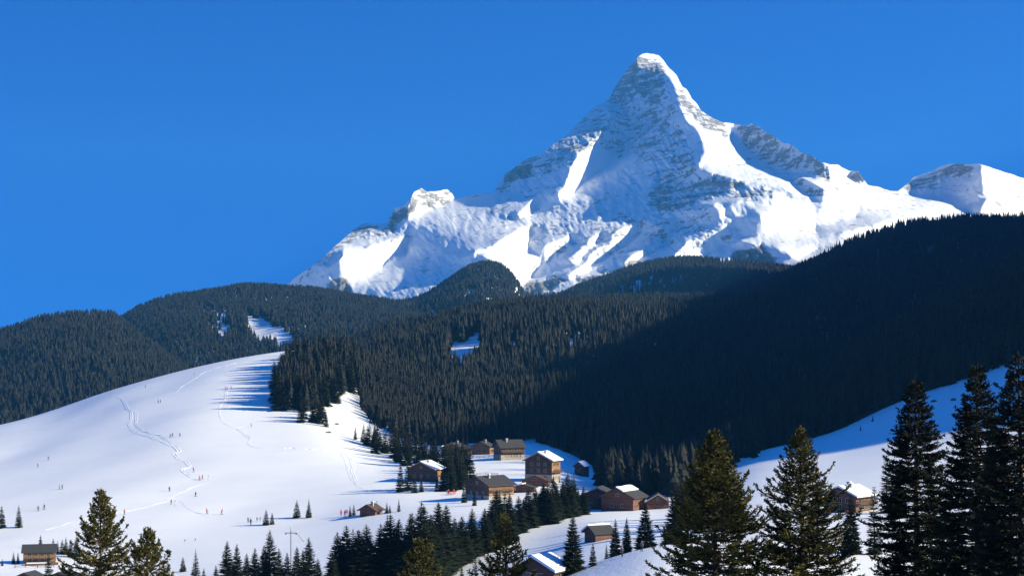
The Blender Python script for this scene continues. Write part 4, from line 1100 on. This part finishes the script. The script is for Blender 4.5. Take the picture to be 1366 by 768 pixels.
chalet('hut', 'small reddish hut with grey roof alone on the sloping snow bank', 'hut', 799, 720, 4.6, 4.6, 1.7, 1.3, -62, 'wood_red', 0, 'roof', (-1,), (), 1, 1, None, 0, True, 0.5, seed=15)
chalet('chalet', 'isolated dark red chalet with two chimneys and white roof on the right meadow', 'chalet', 1132, 681, 8.4, 8.4, 3.7, 1.9, -42, 'wood_red', 0, 'roof', (-1, 1), (0.6, 2.2), 3, 4, ('r', 2.0), 2, True, 0.8, seed=16)
chalet('lodge', 'brown lodge with dark roof, log wall and low terrace at the left edge', 'lodge', 53, 750, 5.4, 8.6, 3.4, 1.7, -76, 'wood_dark', 0, 'roof', (), (0.6, 2.1), 2, 4, ('r', 1.5), 0, True, 0.5, seed=17, lit_side=True)
chalet('hut', 'small red hut alone on the open snow beside two little spruces', 'hut', 495, 686, 5.6, 5.0, 1.7, 1.6, -22, 'wood_red', 0, 'wood_dark', (), (), 1, 1, None, 1, True, 0.8, seed=18)
chalet('cabin', 'snow roofed cabin at the bottom edge under the long spruce row', 'cabin', 722, 782, 6.2, 4.4, 2.5, 1.6, -30, 'wood_red', 0, 'roof', (1,), (1.0,), 2, 2, None, 0, True, 0.6, seed=19, dmin=200)
chalet('cabin', 'dark roofed cabin just showing at the bottom edge, left of a pair', 'cabin', 39, 782, 6.4, 4.5, 2.2, 1.4, -12, 'wood_dark', 0, 'roof', (), (), 1, 1, None, 0, True, 0.5, seed=20, dmin=200)
chalet('cabin', 'dark roofed cabin just showing at the bottom edge, right of a pair', 'cabin', 86, 781, 6.6, 4.5, 2.2, 1.4, -16, 'wood_dark', 0, 'roof', (), (), 1, 1, None, 0, True, 0.5, seed=21, dmin=200)

# ---------------------------------------------------------------- fences
def fence(pts, label, h=1.0, step=2.2, dmin=250, red=False):
    P_ = [ground_at(a, b, dmin) for a, b in pts]
    o = empty('fence', P_[0], 0, label, 'fence')
    posts = []
    for a, b in zip(P_[:-1], P_[1:]):
        n = max(1, int((b - a).length / step))
        for k in range(n): posts.append(a + (b - a) * k / n)
    posts.append(P_[-1])
    for q_ in posts: q_.z = gxy(q_.x, q_.y)
    for q_ in posts:
        bm = bmesh.new(); c = q_ - P_[0]; add_box(bm, c.x - .07, c.x + .07, c.y - .07, c.y + .07, c.z - .5, c.z + h + .1)
        bm_obj('post', bm, M['red'] if red else M['wood_dark'], o)
    for hh in (0.45, 0.9):
        bm = bmesh.new()
        for a, b in zip(posts[:-1], posts[1:]):
            a = a - P_[0]; b = b - P_[0]; d = (b - a); n_ = Vector((-d.y, d.x, 0)).normalized() * .03
            n_ = n_ + Vector((0, 0, 0)); off = Vector((0, 0, hh * h)) - n_ * 3.5
            vs = [bm.verts.new(c + off + e) for c in (a, b) for e in (n_, -n_, -n_ + Vector((0, 0, .12)), n_ + Vector((0, 0, .12)))]
            for f in ((0, 1, 2, 3), (7, 6, 5, 4), (0, 4, 5, 1), (1, 5, 6, 2), (2, 6, 7, 3), (3, 7, 4, 0)): bm.faces.new([vs[i] for i in f])
        bm_obj('rail', bm, M['red'] if red else M['wood_dark'], o)
fence([(628, 610), (640, 611), (658, 609)], 'wooden rail fence before the small brown chalets at the back of the village')
fence([(636, 634), (648, 633), (664, 634)], 'wooden rail fence behind the roof of the wide grey roofed barn')
fence([(20, 757), (34, 756), (50, 757), (72, 756)], 'low wooden rail fence in front of the lodge terrace at left')
fence([(596, 659), (602, 660), (608, 659)], 'short red fence in the snow left of the wide grey roofed barn', red=True, step=1.0)

# terrace of the lodge
g = ground_at(57, 753)
o = empty('terrace', g, rad(14), 'raised log terrace with a snow covered deck in front of the left lodge', 'terrace')
bm = bmesh.new(); add_box(bm, -4.6, 4.2, -1.0, 1.2, -1.5, 0.55); bm_obj('log_base', bm, M['wood'], o)
bm = bmesh.new(); add_box(bm, -4.4, 2.0, -0.95, 1.1, 0.553, 0.72); bm_obj('deck_snow', bm, M['roof_snow'], o)

# ---------------------------------------------------------------- lift pylon and cable
def tube(bm, a, b, r0, r1=None, n=8):
    r1 = r1 or r0; d = (b - a).normalized(); u = d.orthogonal().normalized(); v = d.cross(u)
    ra = [bm.verts.new(a + (u * math.cos(i * 2 * math.pi / n) + v * math.sin(i * 2 * math.pi / n)) * r0) for i in range(n)]
    rb = [bm.verts.new(b + (u * math.cos(i * 2 * math.pi / n) + v * math.sin(i * 2 * math.pi / n)) * r1) for i in range(n)]
    for i in range(n): bm.faces.new([ra[i], ra[(i + 1) % n], rb[(i + 1) % n], rb[i]])
    bm.faces.new(ra[::-1]); bm.faces.new(rb)
g = ground_at(388, 757)
s_ = g.y / F
o = empty('lift_pylon', g, 0, 'grey metal ski lift pylon with T shaped top behind the bottom spruces', 'lift pylon')
Hp = 50 * s_
bm = bmesh.new(); tube(bm, Vector((0, 0, -1)), Vector((0, 0, Hp)), 0.17, 0.12); tube(bm, Vector((0, 0, Hp)), Vector((-.2, 0, Hp + 0.9)), 0.06); bm_obj('pole', bm, M['metal'], o)
bm = bmesh.new(); add_box(bm, -1.5, 1.5, -.09, .09, Hp - 0.75, Hp - 0.55); ca = bm_obj('crossarm', bm, M['metal'], o)
for sx in (-1.35, 1.35):
    bm = bmesh.new(); tube(bm, Vector((sx, -.16, Hp - .9)), Vector((sx, .16, Hp - .9)), 0.16, n=12); bm_obj('wheel', bm, M['cable'], ca)
bm = bmesh.new(); tube(bm, Vector((1.45, 0, Hp - .6)), Vector((3.4, 0.2, Hp - 3.0)), 0.08); bm_obj('brace', bm, M['metal'], o)
far = ground_at(250, 600); a_ = g + Vector((1.35, 0, Hp - .73)); b_ = far + Vector((0, 0, 7.5))
# ---------------------------------------------------------------- skiers and walkers
def make_body(pose, seed):
    """continuous skinned body, 1.75 m"""
    me = bpy.data.meshes.new('tmp'); lean = 0.10 if pose else 0.02; st = 0.16 if pose else 0.10; kn = 0.16 if pose == 1 else 0.03
    J = [(0, 0, .95), (0, lean * .4, 1.15), (0, lean, 1.40), (0, lean * 1.1, 1.50), (0, lean * 1.3, 1.60), (0, lean * 1.35, 1.72)]
    R_ = [.15, .14, .17, .06, .095, .085]; Ed = [(0, 1), (1, 2), (2, 3), (3, 4), (4, 5)]
    for s in (-1, 1):
        n = len(J); J += [(s * .09, 0.0, .88), (s * st * .9, -kn, .50), (s * st, .03 + s * .06, .10), (s * st, -.13 + s * .06, .05)]
        R_ += [.105, .075, .055, .05]; Ed += [(0, n), (n, n + 1), (n + 1, n + 2), (n + 2, n + 3)]
        n = len(J); arm = -0.25 if pose else -0.02
        J += [(s * .20, lean, 1.38), (s * .27, lean - .02, 1.12), (s * .26, arm + lean, .98 if pose else .86), (s * .26, arm * 1.25 + lean, .96 if pose else .79)]
        R_ += [.07, .055, .042, .045]; Ed += [(2, n), (n, n + 1), (n + 1, n + 2), (n + 2, n + 3)]
    me.from_pydata(J, Ed, []); ob = bpy.data.objects.new('tmp', me); COL.objects.link(ob)
    sk = ob.modifiers.new('s', 'SKIN'); 
    for i, v in enumerate(me.skin_vertices[0].data): v.radius = (R_[i], R_[i]); v.use_root = (i == 0)
    ss = ob.modifiers.new('u', 'SUBSURF'); ss.levels = 1
    dg = bpy.context.evaluated_depsgraph_get(); out = bpy.data.meshes.new_from_object(ob.evaluated_get(dg)); out.name = 'body'
    bpy.data.objects.remove(ob)
    out.materials.clear()
    for k in range(3): out.materials.append(M['navy'])
    for p in out.polygons:
        c = p.center; p.use_smooth = True
        p.material_index = 2 if c.z > 1.50 else (0 if (c.z > 0.93 or abs(c.x) > .2) else 1)
    return out
bodies = [make_body(0, 1), make_body(1, 2), make_body(2, 3)]
def helm_mesh():
    bm = bmesh.new(); bmesh.ops.create_uvsphere(bm, u_segments=12, v_segments=8, radius=.125)
    for v in bm.verts: v.co.z = max(v.co.z, -0.03) * 1.0; v.co.y *= 1.15
    me = bpy.data.meshes.new('helmet'); bm.to_mesh(me); bm.free(); me.materials.append(M['black']); return me
def ski_mesh():
    bm = bmesh.new(); n = 8
    pr = None
    for k in range(n + 1):
        t = k / n; y = -0.95 + 1.75 * t; zc = 0.02 + (0.10 * max(0, (0.18 - t) / 0.18) ** 2); w_ = .045 * (0.5 if k in (0, n) else 1)
        cur = [bm.verts.new((sx * w_, y, zc + dz)) for sx, dz in ((-1, 0), (1, 0), (1, .025), (-1, .025))]
        if pr:
            for i in range(4): bm.faces.new([pr[i], pr[(i + 1) % 4], cur[(i + 1) % 4], cur[i]])
        else: bm.faces.new(cur[::-1])
        pr = cur
    bm.faces.new(pr); me = bpy.data.meshes.new('ski'); bm.to_mesh(me); bm.free(); me.materials.append(M['black']); return me
def pole_mesh():
    bm = bmesh.new(); tube(bm, Vector((0, 0, 0)), Vector((0, 0, 1.1)), .012, .018, 6); tube(bm, Vector((0, 0, .07)), Vector((0, 0, .08)), .05, n=8)
    me = bpy.data.meshes.new('ski_pole'); bm.to_mesh(me); bm.free(); me.materials.append(M['grey']); return me
helm, skim, polem = helm_mesh(), ski_mesh(), pole_mesh()
def person(px, py, jacket, trousers, pose, label, group=None, rot=None, skis=True, dmin=250, scale=1.0):
    g = ground_at(px, py, dmin); rg = random.Random(int(px * 7 + py))
    o = empty('person', g + Vector((0, 0, 0.02)), rad(rot if rot is not None else rg.uniform(-80, 80)), label, 'person', group)
    b = link_mesh('body', bodies[pose], o)
    for k, mn in enumerate((jacket, trousers, 'skin')): b.material_slots[k].link = 'OBJECT'; b.material_slots[k].material = M[mn]
    h = link_mesh('helmet', helm, o); h.location = (0, 0.10 * 1.35 if pose else 0.027, 1.69)
    if skis:
        for s in (-1, 1):
            k = link_mesh('ski', skim, o); k.location = (s * .16, 0, 0.0)
            p = link_mesh('ski_pole', polem, o); p.location = (s * .34, -.2, 0); p.rotation_euler = (0.25, 0, 0)
    o.scale = (scale,) * 3
    return o
S = 1.12
person(226, 655, 'black', 'navy', 0, 'skier in black standing alone on the lower piste, farthest left of the lone dark pair', rot=20, scale=S)
person(261, 662, 'black', 'black', 0, 'tall dark dressed skier standing alone in the middle of the lower piste', rot=-30, scale=S)
person(276, 685, 'red', 'black', 1, 'skier in a bright red jacket below the wandering tracks', rot=40, scale=S)
person(296, 686, 'orange', 'grey', 1, 'skier in an orange jacket right of the one in bright red', rot=-40, scale=S)
person(331, 697, 'grey', 'black', 0, 'smaller grey dressed walker of the two beside the close pair of young spruces', rot=10, skis=False, scale=S)
person(334.5, 700, 'navy', 'black', 0, 'larger dark dressed walker of the two beside the close pair of young spruces', rot=-10, skis=False, scale=S * 1.15)
for px in (343, 347): person(px, 695, 'grey', 'grey', 0, 'faint grey walker just left of the close pair of young spruces', 'faint walkers by the young spruces', skis=False, scale=.9)
person(227, 583, 'navy', 'black', 1, 'left one of two dark skiers close together beside the wandering track', rot=60, scale=S)
person(230, 582, 'black', 'navy', 0, 'right one of two dark skiers close together beside the wandering track', rot=-20, scale=S)
person(240, 582, 'grey', 'black', 0, 'upright grey skier a little right of the close dark pair', rot=0, scale=S)
person(335, 569, 'black', 'grey', 1, 'dark skier with a long shadow on the right track below the slope clump', rot=80, scale=S)
person(266, 640, 'red', 'navy', 1, 'left one of two red jacketed skiers at the bend of the left track', rot=50, scale=S)
person(270, 639, 'red', 'black', 2, 'right one of two red jacketed skiers at the bend of the left track', rot=-50, scale=S)
person(194, 517, 'grey', 'navy', 1, 'grey skier high on the upper left of the piste', rot=30, scale=S)
person(211, 537, 'navy', 'navy', 1, 'left skier of the navy pair high on the piste', rot=30, scale=S)
person(214, 537, 'navy', 'black', 0, 'right skier of the navy pair high on the piste', rot=-30, scale=S)
person(300.5, 520, 'red', 'red', 1, 'skier all in red beside the shadow of the slope clump', rot=70, scale=S * 1.25)
person(303, 520, 'red', 'black', 2, 'skier in red jacket and black trousers next to the one all in red', rot=-60, scale=S * 1.15)
person(308.5, 519, 'orange', 'grey', 0, 'lone orange skier right of the two red ones near the clump shadow', rot=0, scale=S)
person(259, 500, 'pink', 'grey', 1, 'faint pinkish skier near the top of the piste', rot=0, scale=S)
person(64.5, 613, 'grey', 'navy', 1, 'grey skier on the far left slope, higher one of two wide apart', rot=20, scale=S)
person(50.5, 623, 'grey', 'grey', 1, 'pale grey skier on the far left slope, lower one of two wide apart', rot=20, scale=S)
for px in (79.5, 83): person(px, 652, 'grey', 'navy', 0, 'grey skier of the faint pair above the left lone spruce', 'faint pair above the left spruce', scale=S)
person(51, 681, 'grey', 'black', 0, 'grey walker right of the left lone spruce, left of two', rot=10, scale=S)
person(59, 679, 'navy', 'black', 1, 'navy walker right of the left lone spruce, right of two', rot=-10, scale=S)
person(228.5, 672, 'pink', 'grey', 0, 'pale pink skier next to a thin marker pole on the lower piste', rot=0, scale=S)
person(258, 629, 'grey', 'grey', 1, 'pale skier on the left track above the two in red', rot=40, scale=S)
person(166, 686, 'orange', 'grey', 0, 'small orange skier between the left lone spruce and the larger olive fir', rot=0, scale=S)
person(455, 688, 'pink', 'red', 0, 'figure in pink jacket and red trousers, leftmost of three left of the red hut', rot=20, skis=False, scale=S * 1.15)
person(460, 689, 'pink', 'pink', 1, 'figure all in pink, middle of three left of the red hut', rot=-20, skis=False, scale=S * 1.15)
person(463, 687, 'red', 'red', 0, 'figure all in red, rightmost of three left of the red hut', rot=0, skis=False, scale=S * 1.05)
person(483, 685, 'pink', 'grey', 0, 'small figure in pink at the wall of the small red hut', rot=0, skis=False, scale=S * .9)
person(598.5, 659, 'red', 'red', 0, 'person all in red by the short red fence', rot=0, skis=False, scale=S)
person(605.5, 659, 'red', 'navy', 0, 'person in red jacket and navy trousers by the short red fence', rot=30, skis=False, scale=S)
person(830, 755, 'navy', 'black', 0, 'dark walker low on the near snow crest under the spruce pair', rot=30, skis=False, dmin=200, scale=.9)
person(856, 750, 'grey', 'black', 0, 'grey walker higher on the near snow crest, right of the dark walker', rot=-30, skis=False, dmin=200, scale=.9)
person(1131, 690, 'pink', 'navy', 0, 'small figure in pink on the snow below the chalet with two chimneys', rot=0, skis=False, scale=1.0)

def marker(px, py, hpx, mat, label):
    g = ground_at(px, py); h = hpx * g.y / F
    o = empty('marker_pole', g, 0, label, 'marker pole')
    bm = bmesh.new(); tube(bm, Vector((0, 0, -.3)), Vector((0, 0, h)), .05, .04, 8); bm_obj('pole', bm, M[mat], o)
    bm = bmesh.new(); add_box(bm, .04, .34, -.01, .01, h - .35, h - .05); bm_obj('flag', bm, M[mat], o)
marker(233, 675, 8, 'grey', 'thin grey marker pole right of the pale pink skier')
marker(277.5, 642, 8, 'orange', 'thin orange marker pole right of the two red jacketed skiers')
marker(502, 676, 8, 'grey', 'thin pole sticking up behind the roof of the small red hut')
marker(246, 723, 4, 'grey', 'short marker pole in the snow above the lone bottom spruce, left of two')
marker(260, 722, 4, 'grey', 'short marker pole in the snow above the lone bottom spruce, right of two')

# ---------------------------------------------------------------- trodden tracks
def track(pts, width, amp, dmin=380, seed=1):
    pts = np.array(pts, float); L_ = np.concatenate([[0], np.cumsum(np.hypot(*np.diff(pts, axis=0).T))])
    n = int(L_[-1] * 2.2); s = np.linspace(0, L_[-1], n)
    q_ = pchip(L_, pts, s)
    q_ = q_ + np.stack([fbm(s, s * 0 + seed, 7, 3, seed) * 2.4, fbm(s, s * 0 + seed + 9, 7, 3, seed + 3) * 1.2], -1)
    C_ = np.array([tuple(ground_at(a, b, dmin)) for a, b in q_])
    tg = np.gradient(C_, axis=0); nn = np.stack([-tg[:, 1], tg[:, 0]], -1); nn /= np.linalg.norm(nn, axis=1, keepdims=True) + 1e-9
    kk = 13; rows_ = []
    for j in range(kk):
        u = (j / (kk - 1) - 0.5) * 2; w_ = width * (1 + 0.5 * fbm(s, s * 0, 15, 2, seed + 5))
        x = C_[:, 0] + nn[:, 0] * u * w_; y = C_[:, 1] + nn[:, 1] * u * w_
        z = np.array([gxy(a, b) for a, b in zip(x, y)])
        prof = amp * (0.9 * math.exp(-((abs(u) - .62) / .2) ** 2) - 0.0 * math.exp(-(u / .3) ** 2))
        end = (1 - u ** 2) ** 0.5 if abs(u) < 1 else 0
        z = z + prof * np.clip(0.55 + 1.5 * fbm(x, y, 3.5, 3, seed + 8), 0, 2) + np.clip(fbm(x, y, 1.1, 3, seed + 11) + 0.1, 0, 1) * amp * 1.1 * end - (0.06 if abs(u) > .95 else -0.02)
        rows_.append(np.stack([x, y, z], -1))
    P_ = np.array(rows_)
    tag(link_mesh('ski_track', np_mesh('ski_track', P_.reshape(-1, 3), grid_faces(kk, n), M['litter'], False)), kind='structure')
track([(156, 528), (165, 535), (171, 545), (176, 556), (172, 566), (180, 576), (204, 583), (222, 592), (236, 597), (238, 601), (232, 605), (238, 611), (246, 615), (252, 621), (242, 627), (252, 634), (266, 641)], 1.0, 0.13, seed=301)
track([(168, 544), (180, 552), (182, 565), (192, 575), (212, 581), (230, 591)], 0.8, 0.10, seed=311)
track([(278, 643), (255, 650), (236, 659), (221, 668)], 0.8, 0.07, seed=321)
track([(241, 668), (246, 673), (256, 680), (276, 688)], 0.6, 0.06, seed=331)
track([(302, 520), (301, 530), (293, 543), (294, 556), (305, 567), (321, 575), (334, 586), (332, 592), (348, 597), (365, 598), (400, 598), (430, 600), (456, 604), (468, 612), (471, 628), (474, 642)], 0.8, 0.10, seed=341)
track([(232, 525), (241, 517), (254, 509), (274, 496), (294, 489), (314, 484)], 1.0, 0.09, 600, seed=351)
track([(60, 706), (120, 690), (166, 682), (200, 674), (221, 668)], 0.7, 0.05, seed=361)
track([(334, 586), (326, 579), (318, 572), (325, 569), (335, 569)], 0.6, 0.08, seed=371)
track([(456, 604), (462, 616), (466, 632), (478, 648), (496, 656)], 0.6, 0.06, seed=381)
